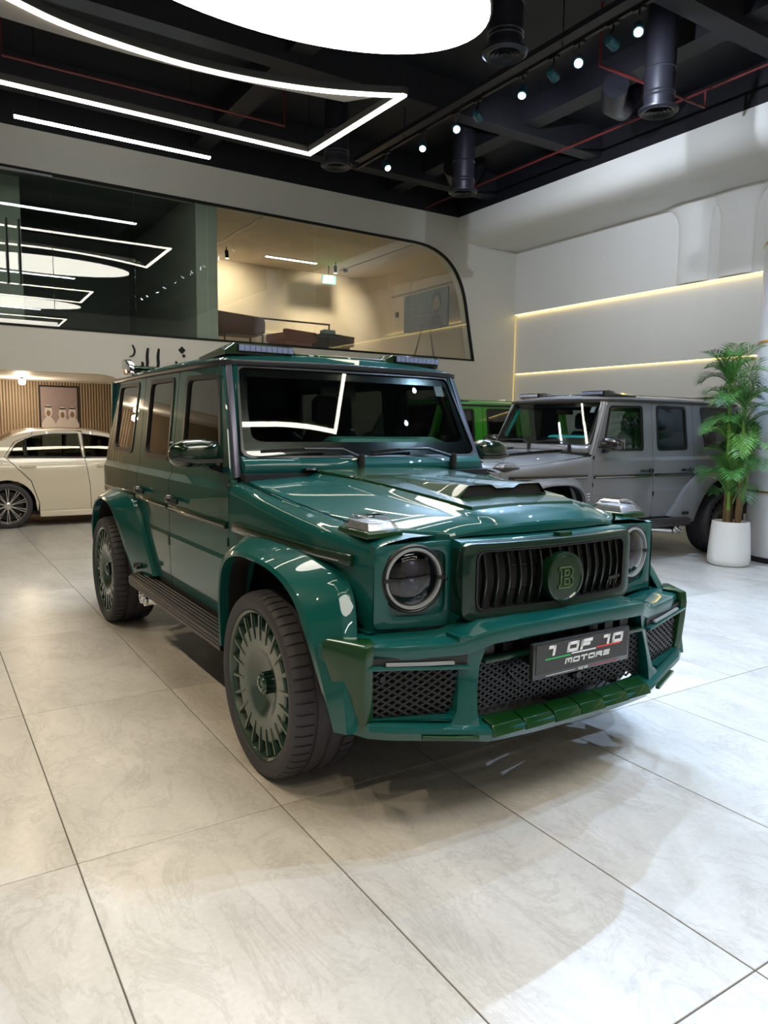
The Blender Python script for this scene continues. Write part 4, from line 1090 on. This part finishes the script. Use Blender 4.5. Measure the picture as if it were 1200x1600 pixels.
paint = mat('green_paint', (.003, .068, .061), .35, 0., 1., .08, coat_rough=.01)
carb = carbon('green_carbon', (.004, .036, .007))
HERO = dict(paint=paint, carbon=carb, strip=mat('strip_dark_green', (.004, .022, .008), .3, 0., 1., .1), handle=mat('handle_dark', (.006, .012, .010), .2, 0, 1.),
    step=mat('step_black', (.012, .012, .014), .35, .3), rib=mat('step_alloy', (.42, .40, .45), .3, 1.), mirror=mat('mirror_carbon', (.004, .018, .008), .12, .2, 1.),
    pillar=mat('pillar_satin', (.085, .085, .125), .33, .4), lens=glass('clear_lens', (.80, .80, .80), 3., 1.5), drl=mat('drl_grey', (.26, .28, .29), .3), head_lens=glass('head_lens', (.30, .30, .36), 1.6),
    grille_frame=mat('grille_dark_green', (.003, .020, .012), .3, 0., 1., .1), grille_bar=mat('grille_bar_dark', (.006, .010, .008), .22, .2, .6), emblem=mat('emblem_dark_green', (.004, .022, .008), .3, 0., 1., .1),
    letter=mat('emblem_line', (.10, .17, .07), .3, .5), mesh=mat('mesh_black', (.014, .014, .016), .3, .3), side_glass=glass('tinted_side_glass', (.34, .37, .35), 1.5), wind_glass=glass('windscreen_glass', (.80, .84, .82), 1.15),
    liner=mat('headliner_black', (.012, .012, .013), .9), rail=mat('rail_black', (.020, .020, .024), .35, .2), bar_lens=mat('bar_lens', (.26, .32, .52), .15, .3, 1.),
    interior=mat('seat_black', (.028, .034, .032), .55), seat2=mat('wheel_leather', (.010, .03, .028), .5), dash=mat('dash_green', (.06, .24, .18), .5), dash_low=mat('dash_black', (.008, .010, .010), .6),
    wheel=mat('wheel_green', (.022, .050, .036), .3, .1, .8), hub=mat('hub_green', (.012, .045, .030), .12, .5, 1.))
GREYP = dict(HERO); 
GREYP.update(paint=mat('grey_paint', (.185, .19, .20), .3, 0., 1., .1), carbon=mat('grey_carbon', (.035, .035, .036), .2, .2, 1.), strip=mat('strip_black', (.01, .01, .011), .2, 0, 1.), mirror=mat('mirror_black', (.012, .012, .012), .12, 0, 1.),
    pillar=mat('grey_paint', (.185, .19, .20)), rail=mat('rail_grey', (.05, .05, .05), .35, .2), interior=mat('seat_teal', (.012, .09, .11), .55), dash=mat('dash_teal', (.03, .60, .66), .5), inner_pillar=mat('dash_teal', (.03, .6, .66)), dash_low=mat('dash_black', (.008, .01, .01)),
    wheel=mat('wheel_black', (.02, .02, .021), .3, .3, .6), hub=mat('wheel_black', (.02, .02, .021)), grille_frame=mat('grille_black', (.01, .01, .01), .2, .2, 1.), grille_bar=mat('grille_black', (.01, .01, .01)), emblem=mat('grille_black', (.01, .01, .01)), letter=mat('rail_grey', (.05, .05, .05)),
    side_glass=glass('teal_side_glass', (.66, .72, .72), 1.1), wind_glass=glass('windscreen_glass', (.62, .66, .64), 1.25))
LIMEP = dict(GREYP)
LIMEP.update(paint=mat('lime_paint', (.035, .30, .012), .25, .05, 1.), pillar=mat('lime_paint', (.035, .30, .012)), carbon=mat('black_carbon', (.012, .012, .012), .2, 0, 1.), interior=mat('seat_black', (.012, .014, .013)), dash=mat('dash_black', (.008, .010, .010)), side_glass=glass('tinted_side_glass', (.16, .17, .16)))
suv = make_suv((2.1435, 2.8230, 0), .0076, 'dark green boxy off road car with number plate and hood scoop under the oval light', HERO)
suv2 = make_suv((5.43, 6.27, 0), -PI / 2, 'grey boxy off road car with teal interior parked behind the potted palm', GREYP, False, False)
suv3 = make_suv((5.2, 8.97, 0), -PI / 2, 'bright lime green boxy off road car beyond the grey car', LIMEP, False, False)

# ================================================================== cream saloon under the mezzanine
def make_saloon(loc, label):
    root = empty('saloon_car', loc, 0, label, 'car')
    P = mat('cream_paint', (.74, .66, .52), .25, 0, 1., noise=0)
    G = glass('saloon_glass', (.58, .62, .58), 1.1)
    WT = [(.14, .80), (.24, .865), (.40, .895), (.62, .905), (.80, .903), (.86, .895), (.97, .868), (1.0, .855), (1.36, .655), (1.43, .56)]
    ZB2 = [.24, .40, .62, .80, .86, .97, 1.0, 1.1, 1.2, 1.3]
    XF = lambda z: interp(WT, z)
    top = [(-.92, .90), (-.80, 1.0), (-.45, 1.06), (-.22, 1.13), (-.04, 1.235), (.12, 1.315), (.37, 1.375), (.80, 1.40), (1.2, 1.385), (1.55, 1.32), (1.95, 1.14), (2.25, 1.0), (2.7, .95), (3.2, .88), (3.55, .78), (3.70, .62)]
    topf = lambda u: interp(top, u)
    # arch notches in the outline
    def arch(c, r=.365): return [(c + r * math.cos(a), .315 + r * math.sin(a)) for a in [PI * k / 16 for k in range(17)] if .315 + r * math.sin(a) > .2]
    dlo_r = rp([(.02, 1.005), (.14, 1.19), (.36, 1.292), (.60, 1.33), (.985, 1.335), (1.01, .985), (.42, 1.0)], [.01, .05, .05, .05, .01, .01, .0], 3)
    dlo_f = rp([(1.035, .985), (1.035, 1.335), (1.38, 1.29), (1.75, 1.12), (1.98, .985)], [.01, .01, .06, .05, .02], 3)
    A = arch(0); A2 = arch(2.865)
    def tline(a, b, n=14): return [(lerp(a, b, k / n), topf(lerp(a, b, k / n)) - .02) for k in range(n + 1)]
    quarter = [(-.94, .30), (-.40, .22)] + A[::-1][:12] + [(.365, .60), (.15, .86), (.0, .99)] + tline(-.02, -.90, 10)
    qf = [(-.94, .30), (-.40, .22)] + [p for p in A[::-1]] + [(.385, .22), (.40, .34), (.30, .66), (.10, .88), (-.02, 1.01), (.12, 1.21), (.36, 1.31)] + tline(.36, -.90, 12)
    rear_door = [(.41, .22), (1.10, .22), (1.085, .60), (1.03, .98), (1.03, 1.352)] + tline(1.03, .37, 6)[1:] + [(.365, 1.31), (.13, 1.205), (-.012, 1.01), (.108, .885), (.31, .665), (.41, .34)]
    front_door = [(1.108, .22), (2.15, .22), (2.18, .60), (2.10, .97)] + tline(1.98, 1.038, 8) + [(1.038, .98), (1.093, .60)]
    fender = [(2.158, .22), (2.50, .22)] + A2[::-1] + [(3.23, .24), (3.68, .30), (3.70, .58)] + tline(3.6, 2.1, 12) + [(2.108, .97), (2.188, .60)]
    for s in (-1, 1):
        f3 = lambda u, z: (u, s * XF(z) * (1 - .10 * max(0, (u - 2.9)) ** 2 - .12 * max(0, -.3 - u) ** 2), z)
        for nm, o, h in (('rear_quarter_panel', qf, None), ('rear_door', rear_door, dlo_r), ('front_door', front_door, dlo_f), ('front_fender', fender, None)):
            d = cdt_panel(MB(), o, [h] if h else [], f3, .02, ZB2, yb=(-.8, -.6, -.45, 3.1, 3.3, 3.5), inward=(0, -s, 0)).build(nm, P, root, ang=12)
            if h:
                cdt_panel(MB(), h, [], lambda u, z: (u, s * (XF(z) - .006), z), .004, [1.1, 1.2, 1.3], inward=(0, -s, 0)).build('window_glass', G, d)
                cdt_panel(MB(), [(p[0], p[1]) for p in shrink(h, -.012)] if False else h, [[(lerp(p[0], sum(q[0] for q in h) / len(h), .03), lerp(p[1], 1.14, .07)) for p in h]], lambda u, z: (u, s * (XF(z) + .004), z), .008, [1.1, 1.2, 1.3], inward=(0, -s, 0)).build('window_trim', M_BLACK, d)
                c = (.18, 1.29) if nm == 'rear_door' else (1.13, .0)
                hu = .16 if nm == 'rear_door' else 1.20
                MB().bar([(hu, s * .898, .865), (hu + .03, s * .925, .867), (hu + .19, s * .925, .865), (hu + .22, s * .898, .862)], .014, .026).build('door_handle', P, d, bevel=.004)
        MB().bar([(.02, s * .868, 1.0), (.5, s * .872, .992), (1.0, s * .874, .985), (1.98, s * .872, .972)], .01, .012).build('chrome_strip', M_CHROME, root)
        MB().prism([(.245, 1.02), (.275, 1.02), (.265, 1.26), (.24, 1.25)], 1, s * .80, s * .875).build('quarter_pillar', M_BLACK, root)
        MB().prism([(.41, .14), (2.50, .14), (2.50, .225), (.41, .225)], 1, s * .80, s * .872).build('sill', P, root, bevel=.015)
        MB().loft([[(u, s * .80, .17) for u in (.3, .5)], [(u, s * .80, .22) for u in (.3, .5)]], closed=False).build('underbody_edge', M_MATTE, root)
        rr = MB().loft([[(1.70, s * .88, 1.0), (1.80, s * .88, 1.0), (1.80, s * .88, 1.1), (1.70, s * .88, 1.1)], [(1.68, s * .98, 1.0), (1.82, s * .98, 1.0), (1.82, s * .98, 1.13), (1.68, s * .98, 1.13)], [(1.70, s * 1.06, 1.02), (1.80, s * 1.06, 1.02), (1.80, s * 1.06, 1.11), (1.70, s * 1.06, 1.11)]])
        rr.build('side_mirror', P, root, bevel=.02)
    # top surface across the car
    rows = []
    for k in range(61):
        u = lerp(-.92, 3.68, k / 60); z = topf(u) - .02
        nar = (1 - .10 * max(0, (u - 2.9)) ** 2 - .12 * max(0, -.3 - u) ** 2)
        w = XF(z) * nar
        rows.append([(u, w * t, z + .045 * (1 - t ** 4) * (1 if .1 < u < 1.5 else .6)) for t in (-1, -.97, -.85, -.6, -.3, 0, .3, .6, .85, .97, 1)])
    rf = MB().loft(rows, closed=False).build('roof_and_lids', P, root, ang=40)
    def screen(u0, u1, nm):
        q = []
        for u in [lerp(u0, u1, k / 6) for k in range(7)]:
            z = topf(u) - .02; w = XF(z) * .88
            q.append([(u, w * t, z + .053 * (1 - abs(t) ** 4) * .9 + .004) for t in (-1, -.6, 0, .6, 1)])
        MB().loft(q, closed=False).build(nm, mat('saloon_screen', (.01, .012, .012), .08, 0, 1.), root)
    screen(-.22, .12, 'rear_window'); screen(1.52, 2.18, 'windscreen')
    MB().loft([[(-.94, y, z) for y, z in ((-.80, .28), (.80, .28), (.82, .90), (-.82, .90))], [(-.85, y, z) for y, z in ((-.84, .22), (.84, .22), (.84, .92), (-.84, .92))]]).build('rear_bumper', P, root, bevel=.03)
    MB().loft([[(3.70, y, z) for y, z in ((-.70, .25), (.70, .25), (.72, .60), (-.72, .60))], [(3.55, y, z) for y, z in ((-.82, .22), (.82, .22), (.82, .70), (-.82, .70))]]).build('front_bumper', P, root, bevel=.03)
    MB().mm(-.8, 3.5, -.60, .60, .17, .55).build('underbody', M_MATTE, root)
    MB().mm(.40, 2.45, -.78, .78, .17, .5).build('cabin_floor', M_MATTE, root)
    for x in (.55, 1.5):
        for y in (-.38, .38):
            st = MB().loft([[(x - .02, y - .25, .5), (x - .02, y + .25, .5), (x + .14, y + .25, .5), (x + .14, y - .25, .5)], [(x - .12, y - .22, 1.08), (x - .12, y + .22, 1.08), (x - .02, y + .22, 1.08), (x - .02, y - .22, 1.08)]]).mm(x, x + .5, y - .25, y + .25, .45, .62)
            st = st.build('seat', mat('seat_tan', (.22, .12, .06), .5), root, bevel=.03)
            MB().mm(x - .13, x - .05, y - .12, y + .12, 1.09, 1.25).build('head_rest', mat('seat_tan', (.22, .12, .06)), st, bevel=.03)
    # wheels
    tyre = MB().lathe([(.245, .0), (.26, .012), (.29, .012), (.31, 0), (.318, -.02), (.318, -.17), (.30, -.19), (.25, -.19)], 56, 1).mesh('tyre'); tyre.materials.append(M_RUBBER)
    rim = MB().lathe([(.225, -.03), (.235, -.006), (.246, .004), (.25, -.008)], 56, 1).lathe([(.225, -.03), (.225, -.17)], 40, 1).lathe([(0, -.01), (.035, -.01), (.05, -.018), (.055, -.03)], 32, 1).mesh('wheel'); rim.materials.append(mat('alloy', (.62, .60, .58), .25, .9))
    spk = MB().loft([[(-w, h, r), (w, h, r), (w, h - .02, r), (-w, h - .02, r)] for r, w, h in ((.045, .007, -.012), (.12, .005, -.008), (.232, .0065, -.004))]).mesh('spoke', .0015, seg=1); spk.materials.append(mat('alloy', (.62, .60, .58)))
    brk = MB().lathe([(0, -.07), (.20, -.07), (.20, -.10)], 32, 1).mesh('brake_disc'); brk.materials.append(mat('brake_dark', (.02, .02, .02)))
    for u in (0, 2.865):
        for s in (-1, 1):
            w = bpy.data.objects.new('wheel', rim); COL.objects.link(w); w.parent = root; w.location = (u, s * .90, .318)
            w.rotation_euler = (0, 0, PI if s < 0 else 0)
            for k in range(20):
                o = bpy.data.objects.new('spoke', spk); COL.objects.link(o); o.parent = w; o.rotation_euler = (0, 2 * PI * (k // 2) / 10 + (.075 if k % 2 else -.075), 0)
            for nm, me in (('tyre', tyre), ('brake_disc', brk)):
                o = bpy.data.objects.new(nm, me); COL.objects.link(o); o.parent = w
            L = [(u + .40 * math.cos(a), .318 + .40 * math.sin(a)) for a in [PI * k / 16 for k in range(17)]]
            MB().loft([[(p[0], s * .87, p[1]) for p in L], [(p[0], s * .60, p[1]) for p in L]], closed=False).build('wheel_arch_liner', M_MATTE, root)
    return root
make_saloon((1.03, 12.30, 0), 'cream white saloon car standing before the slatted wood wall')

# ================================================================== potted palm
def make_palm(loc):
    t = empty('potted_palm', loc, 0, 'tall green feather palm in a tapered white pot in front of the column', 'plant')
    MB().lathe([(0, .0), (.19, .0), (.215, .02), (.225, .07), (.222, .16), (.205, .40), (.195, .49), (.185, .495), (.178, .48), (.178, .44), (0, .44)], 48).build('pot', M_WHITE, t, ang=40)
    MB().lathe([(0, .455), (.10, .46), (.18, .44)], 24).build('soil', mat('palm_soil', (.05, .035, .02), .95, noise=.4, bump=.6), t)
    R = random.Random(5)
    bark = mat('palm_bark', (.16, .10, .045), .85, noise=.4, nscale=30, bump=.5)
    cane = mat('palm_cane', (.16, .30, .045), .45, noise=.25, nscale=12)
    stems = [(-.06, 0, .95, .0, .02), (.05, .04, 1.35, .03, .06), (.02, -.06, 1.75, .0, .0), (.09, -.03, 1.25, .14, -.02), (-.03, .05, 2.0, .02, .06)]
    tips = []
    for x, y, h, lx, ly in stems:
        p = [(x + lx * k ** 1.5, y + ly * k ** 1.5, lerp(.42, h, k)) for k in [j / 8 for j in range(9)]]
        MB().tube([q for q in p[:4]], [.030, .028, .026, .024], 10).build('stem_base', bark, t)
        MB().tube(p[3:], [.022, .021, .019, .018, .016, .014][:len(p[3:])], 8).build('stem', cane, t)
        tips.append(p[-1])
    leafm = [mat('palm_leaf_dark', (.035, .125, .03), .45, noise=.35, nscale=4), mat('palm_leaf', (.07, .23, .045), .42, noise=.35, nscale=4), mat('palm_leaf_light', (.15, .36, .07), .42, noise=.3, nscale=4)]
    def frond(base, az, elev, L, droop, m, n=26, lw=.27):
        mb = MB(); P = []; 
        d = Vector((math.cos(az) * math.cos(elev), math.sin(az) * math.cos(elev), math.sin(elev)))
        p = Vector(base)
        pts = [p.copy()]; dirs = [d.copy()]
        for k in range(14):
            p = p + d * (L / 14); d = (d + Vector((0, 0, -droop * (.4 + k / 14)))).normalized(); pts.append(p.copy()); dirs.append(d.copy())
        mb.tube(pts, [lerp(.009, .002, k / 14) for k in range(15)], 5)
        for k in range(n):
            f = .16 + .84 * k / (n - 1); i = min(13, int(f * 14)); fr = f * 14 - i
            q = pts[i].lerp(pts[i + 1], fr); dd = dirs[i].lerp(dirs[i + 1], fr).normalized()
            side = dd.cross(Vector((0, 0, 1)))
            if side.length < .1: side = Vector((1, 0, 0))
            side.normalize(); upv = side.cross(dd).normalized()
            ll = lw * math.sin(PI * (.18 + .78 * (k / n))) * R.uniform(.85, 1.1) + .03
            for sg in (-1, 1):
                dl = (dd * R.uniform(.75, .95) + side * sg * .85 + upv * .30).normalized()
                wv = dd.cross(dl).cross(dl).normalized() * .005
                a = q; b = q + dl * ll * .5; c = q + dl * ll * .95 + Vector((0, 0, -.18 * ll))
                nrm = upv * .004
                o = [a - wv * .4, a + wv * .4, b + wv + nrm, b - wv + nrm, c]
                mb.add(o, [(0, 1, 2, 3), (3, 2, 4)])
        mb.build('frond', m, t, ang=60)
    def clear(base, az, L):    # horizontal distance of the frond's sweep from the column axis
        return all(math.hypot(base[0] + f * math.cos(az) * L - 1.0, base[1] + f * math.sin(az) * L + .22) > .66 for f in (.5, .8, 1.1))
    def reach(az, L):          # fronds towards the column or the grey car stay short
        if math.cos(az + .2) > .35: L = min(L, .36)
        if math.sin(az) > .35: L = min(L, .36)
        return L
    for ti, tip in enumerate(tips):
        nf = (8, 10, 10, 9, 13)[ti]
        for k in range(nf):
            az = 2 * PI * k / nf + R.uniform(-.3, .3) + ti
            el = R.uniform(.6, 1.2) if k % 3 else R.uniform(1.15, 1.45)
            L = reach(az, R.uniform(.42, .66))
            if not clear(tip, az, L): az += 2.0; L = reach(az, L)
            frond(tip, az, el, L, R.uniform(.12, .24), leafm[R.randrange(3)], 24, .23)
            if k % 2: frond((tip[0], tip[1], tip[2] - R.uniform(.12, .3)), az + .4, el * .9, reach(az + .4, R.uniform(.36, .55)), R.uniform(.12, .2), leafm[R.randrange(3)], 20, .20)
    for k in range(6):
        az = R.uniform(PI * .9, 2.1 * PI)
        frond((R.uniform(-.05, .05), R.uniform(-.05, .05), R.uniform(.6, .9)), az, R.uniform(1.1, 1.4), R.uniform(.4, .6), .10, leafm[R.randrange(1, 3)], 26, .18)
make_palm((7.66, 4.80, 0))

# ================================================================== mezzanine furniture
t = empty('leather_chair', (5.2, 13.1, 2.84), 0, 'brown leather high backed chair just behind the mezzanine glass', 'chair')
M_LEA = mat('brown_leather', (.17, .055, .025), .45, noise=.15, nscale=8)
MB().loft([[(-.42, -.08, .35), (.40, -.08, .35), (.40, .06, .35), (-.42, .06, .35)], [(-.56, -.10, .55), (.40, -.10, .55), (.40, .04, .55), (-.56, .04, .55)], [(-.60, -.10, .70), (.36, -.10, .64), (.36, .0, .64), (-.60, .0, .70)]]).build('backrest', M_LEA, t, bevel=.03)
MB().mm(-.42, .40, .0, .62, .32, .48).build('seat', M_LEA, t, bevel=.04)
for x in (-.38, .36):
    for y in (-.04, .56): MB().tube([(x, y, 0), (x, y, .33)], .018, 8).build('leg', M_BLACK, t)
# long thin black framed desk
t = empty('framed_shelf', (6.17, 14.2, 2.84), 0, 'long thin black metal frame standing in the upper room', 'shelf')
for x in (-1.4, 1.4): MB().tube([(x, 0, 0), (x, 0, .80)], .018, 6).build('post', M_BLACK, t)
MB().mm(-1.42, 1.42, -.02, .02, .79, .82).build('top_bar', M_BLACK, t)
MB().mm(-1.42, 1.42, -.02, .02, .02, .05).build('bottom_bar', M_BLACK, t)
for k, (x, y, c, lb) in enumerate(((6.25, 13.2, (.40, .12, .06), 'coral orange armchair in the upper room beside the dark one'), (7.15, 13.3, (.10, .045, .03), 'dark brown armchair in the upper room beside the coral one'))):
    t = empty('armchair', (x, y, 2.84), .2, lb, 'chair')
    m = mat('chair_fabric_%d' % k, c, .7)
    MB().loft([[(-.33, -.25, .25), (.33, -.25, .25), (.33, -.12, .25), (-.33, -.12, .25)], [(-.40, -.32, .46), (.36, -.32, .44), (.36, -.2, .44), (-.40, -.2, .46)]]).build('backrest', m, t, bevel=.03)
    MB().mm(-.33, .33, -.2, .36, .16, .28).build('seat', m, t, bevel=.04)
    for sx in (-1, 1): MB().mm(min(sx * .30, sx * .40), max(sx * .30, sx * .40), -.25, .34, .25, .40).build('arm_rest', m, t, bevel=.03)
    for a in (-.28, .28):
        for b in (-.2, .3): MB().tube([(a, b, 0), (a, b, .18)], .015, 8).build('leg', M_BLACK, t)
t = empty('side_table', (6.7, 12.62, 2.84), 0, 'small black table with a pale blue box behind the mezzanine glass', 'table')
MB().mm(-.12, .12, -.1, .1, .38, .46).build('box', mat('pale_blue', (.30, .42, .46), .5), t, bevel=.01)
MB().mm(-.2, .2, -.15, .15, .34, .38).tube([(0, 0, 0), (0, 0, .35)], .03, 10).build('stand', M_BLACK, t)
# poster on an easel: grey board with a man's portrait in dark clothes
t = empty('display_board', (9.56, 13.45, 2.84), 0, 'dark grey landscape poster of a bearded man on a wooden easel', 'poster')
M_BOARD = mat('poster_grey', (.085, .088, .125), .45, noise=.25, nscale=1.5)
bx = .02
MB().mm(-.02, .02, -.82, .82, .80, 1.60).build('board', M_BOARD, t)
def disc(y, z, ry, rz, n=24): return [(y + ry * math.cos(2 * PI * k / n), z + rz * math.sin(2 * PI * k / n)) for k in range(n)]
def flat(poly, d, nm, m): MB().prism(poly, 0, -.021 - d, -.020).build(nm, m, t)
M_SK = mat('print_skin', (.28, .18, .14), .5); M_HR = mat('print_hair', (.018, .015, .018), .5)
flat(rp([(-.70, .80), (-.62, .98), (-.50, 1.06), (-.34, 1.06), (-.22, .98), (-.15, .80)], .03), .001, 'printed_shoulders', mat('print_cloth', (.035, .035, .05), .5))
flat(disc(-.42, 1.33, .17, .235), .002, 'printed_hair', M_HR)
flat(disc(-.42, 1.26, .125, .20), .003, 'printed_face', M_SK)
flat(rp([(-.51, 1.22), (-.49, 1.10), (-.42, 1.07), (-.35, 1.10), (-.33, 1.22), (-.38, 1.17), (-.46, 1.17)], .015), .004, 'printed_beard', M_HR)
for y in (-.465, -.375): flat(disc(y, 1.30, .022, .009, 12), .004, 'printed_eye', M_HR)
R_ = random.Random(3)
for k in range(4):
    pts = [( .62 - q * .11 , 1.34 - k * .13 + R_.uniform(-.025, .025)) for q in range(8 - (k % 2) * 2)]
    MB().tube([(-.022, p[0], p[1]) for p in pts], .006, 5).build('printed_script', mat('print_pale', (.35, .35, .40), .5), t)
for a in ((-.05, -.45, 0), (-.05, .45, 0), (.30, 0, 0)):
    MB().tube([a, (.04, 0, 1.2)], .018, 6).build('easel_leg', mat('easel_wood', (.16, .09, .05), .5), t)
MB().mm(-.06, .02, -.6, .6, .77, .80).build('easel_ledge', mat('easel_wood', (.16, .09, .05)), t)
tag(MB().mm(9.90, 9.935, 15.1, 15.2, 4.12, 4.24).build('wall_switch', M_BLACK), 'small black wall switch on the upper room side wall', 'switch')
# exit sign
t = empty('exit_sign', (8.3, 15.6, 4.89), 0, 'green lit emergency exit sign with white cross and running figure', 'sign')
MB().mm(-.17, .17, -.02, .02, -.09, .09).build('panel', mat('exit_green', (.01, .35, .16), .5, emit=(.02, .75, .35), es=.8), t)
MW = mat('exit_white', (.8, .85, .8), .5, emit=(.8, 1, .9), es=.9)
MB().mm(-.13, -.03, -.024, -.02, -.015, .015).mm(-.095, -.065, -.024, -.02, -.05, .05).build('cross_mark', MW, t)
MB().bar([(.03, -.022, -.06), (.07, -.022, -.02), (.08, -.022, .03)], .004, .02, up=(0, 1, 0)).bar([(.12, -.022, -.06), (.09, -.022, -.02)], .004, .02, up=(0, 1, 0)).prism(disc(.085, .055, .015, .015, 12), 1, -.024, -.02).build('running_figure', MW, t)
MB().mm(-.01, .01, -.01, .01, .09, .32).build('hanger', M_BLACK, t)
t = empty('security_camera', (8.75, 15.6, 5.2), 0, 'small dark dome camera on the upper room ceiling', 'camera')
MB().lathe([(0, -.10), (.05, -.08), (.06, -.03), (.065, 0)], 20).build('dome', M_BLACK, t)
MB().lathe([(.0, -.02), (.08, -.02), (.08, .003)], 20).build('base', M_WHITE, t)
# upper room lights
M_UP = emat('upper_strip', (1., .92, .78), 14.)
def ustrip(x0, x1, y, label):
    t = empty('linear_ceiling_light', ((x0 + x1) / 2, y, 5.2), 0, label, 'ceiling light', 'upper room led strips')
    h = (x1 - x0) / 2
    MB().mm(-h, h, -.035, .035, -.03, -.022).build('diffuser', M_UP, t)
    MB().mm(-h - .01, h + .01, -.045, .045, -.022, .002).build('housing', M_WHITE, t)
ustrip(6.67, 7.91, 15.46, 'short straight ceiling light inside the upper room')
for k, (x, y) in enumerate(((5.7, 15.28), (8.28, 15.24))):
    t = empty('ceiling_spotlight', (x, y, 5.2), 0, 'small black ceiling spotlight washing the upper room walls', 'spotlight', 'upper room spotlights')
    MB().tube([(0, 0, .002), (0, 0, -.08)], .012, 8).tube([(0, 0, -.06), (.03, .05, -.20)], .04, 14).build('lamp_body', M_BLACK, t)
    MB().lathe([(0, 0), (.032, 0), (.032, .004)], 14, 2, (.031, .053, -.215)).build('lens', emat('spot_warm', (1, .9, .75), 12.), t)
    l = lamp('SPOT', 'spot', (.033, .06, -.23), 150, (1., .84, .62), t, spot_size=math.radians(105), spot_blend=.8, shadow_soft_size=.05)
    aim(l, (.25, 1.2, -.75))

# under the mezzanine: lamp, framed picture
for x, y, lb, off in ((1.55, 13.9, 'round glowing downlight in front of the slatted wall', ''), (-.8, 13.9, 'round glowing downlight left of the cream car', '_offscreen')):
    t = empty('downlight' + off, (x, y, 2.235), 0, lb, 'ceiling light', 'downlights under the mezzanine')
    MB().lathe([(0, -.12), (.04, -.115), (.058, -.085), (.058, -.05), (.035, -.02)], 20).build('bulb' + off, emat('bulb_warm', (1., .85, .6), 9.), t)
    MB().tube([(0, 0, .002), (0, 0, -.04)], .03, 14).build('socket', M_BLACK, t)
    lamp('POINT', 'glow' + off, (0, 0, -.22), 26, (1., .80, .55), t, shadow_soft_size=.06)
t = empty('framed_picture', (2.27, 14.92, 1.35), 0, 'framed group portrait of three people in white robes on the slatted wall', 'picture')
MB().mm(-.345, .345, -.03, .0, -.35, .82).build('frame', M_BLACK, t)
MB().mm(-.315, .315, -.034, -.029, -.32, .79).build('print', mat('print_mauve', (.27, .21, .22), .5, noise=.1), t)
for k, (x, z) in enumerate(((-.19, .40), (.05, .37), (.22, .38))):
    m = mat('print_robe', (.50, .46, .46), .5)
    MB().prism(rp([(x - .12, -.30), (x - .12, .12), (x - .05, .24), (x + .05, .24), (x + .12, .12), (x + .12, -.30)], .04), 1, -.0375 - k * .001, -.034).build('printed_robe', m, t)
    MB().prism(disc(x, z - .06, .065, .12), 1, -.039 - k * .001, -.034).build('printed_head_scarf', m, t)
    MB().prism(disc(x, z - .09, .035, .055), 1, -.0405 - k * .001, -.034).build('printed_face', mat('print_skin2', (.20, .12, .09), .5), t)
    MB().prism(disc(x, z + .025, .06, .014), 1, -.042 - k * .001, -.034).build('printed_head_band', M_BLACK, t)

# black calligraphy letters on the white fascia
t = empty('fascia_sign', (3.2, YW, 2.5), 0, 'black calligraphic letters on the white fascia above the green car roof', 'sign')
def stroke(pts, r, nm='letter'):
    pts = chaikin([Vector((p[0], -.012, p[1])) for p in pts], 2)
    n = len(pts); mb = MB()
    rr = [r * (.35 + .65 * math.sin(PI * (.1 + .85 * k / (n - 1)))) for k in range(n)]
    L = []; 
    for k, p in enumerate(pts):
        d = (pts[min(k + 1, n - 1)] - pts[max(k - 1, 0)]).normalized(); nn = Vector((-d.z, 0, d.x)) * rr[k]
        L.append([p + nn + Vector((0, -.008, 0)), p - nn + Vector((0, -.008, 0)), p - nn + Vector((0, .013, 0)), p + nn + Vector((0, .013, 0))])
    mb.loft(L).build(nm, M_MATTE, t)
stroke([(-.04, .18), (-.06, .05), (-.05, -.10), (-.10, -.16)], .022)
stroke([(.13, .18), (.11, .05), (.12, -.10), (.06, -.16)], .022)
stroke([(-.28, .21), (-.24, .12), (-.27, .04), (-.33, .03)], .014)
stroke([(-.34, -.02), (-.30, -.14), (-.20, -.17), (-.12, -.10), (-.14, -.04)], .026)
stroke([(-.12, -.16), (-.30, -.24), (-.42, -.18), (-.40, -.08)], .022)
stroke([(.2, -.14), (.32, -.18), (.42, -.10), (.40, 0)], .022)
MB().prism([(.44, .18), (.50, .24), (.56, .18), (.50, .12)], 1, -.02, .001).build('letter_dot', M_MATTE, t)
MB().prism([(.50, .09), (.53, .12), (.56, .09), (.53, .06)], 1, -.02, .001).build('letter_dot', M_MATTE, t)
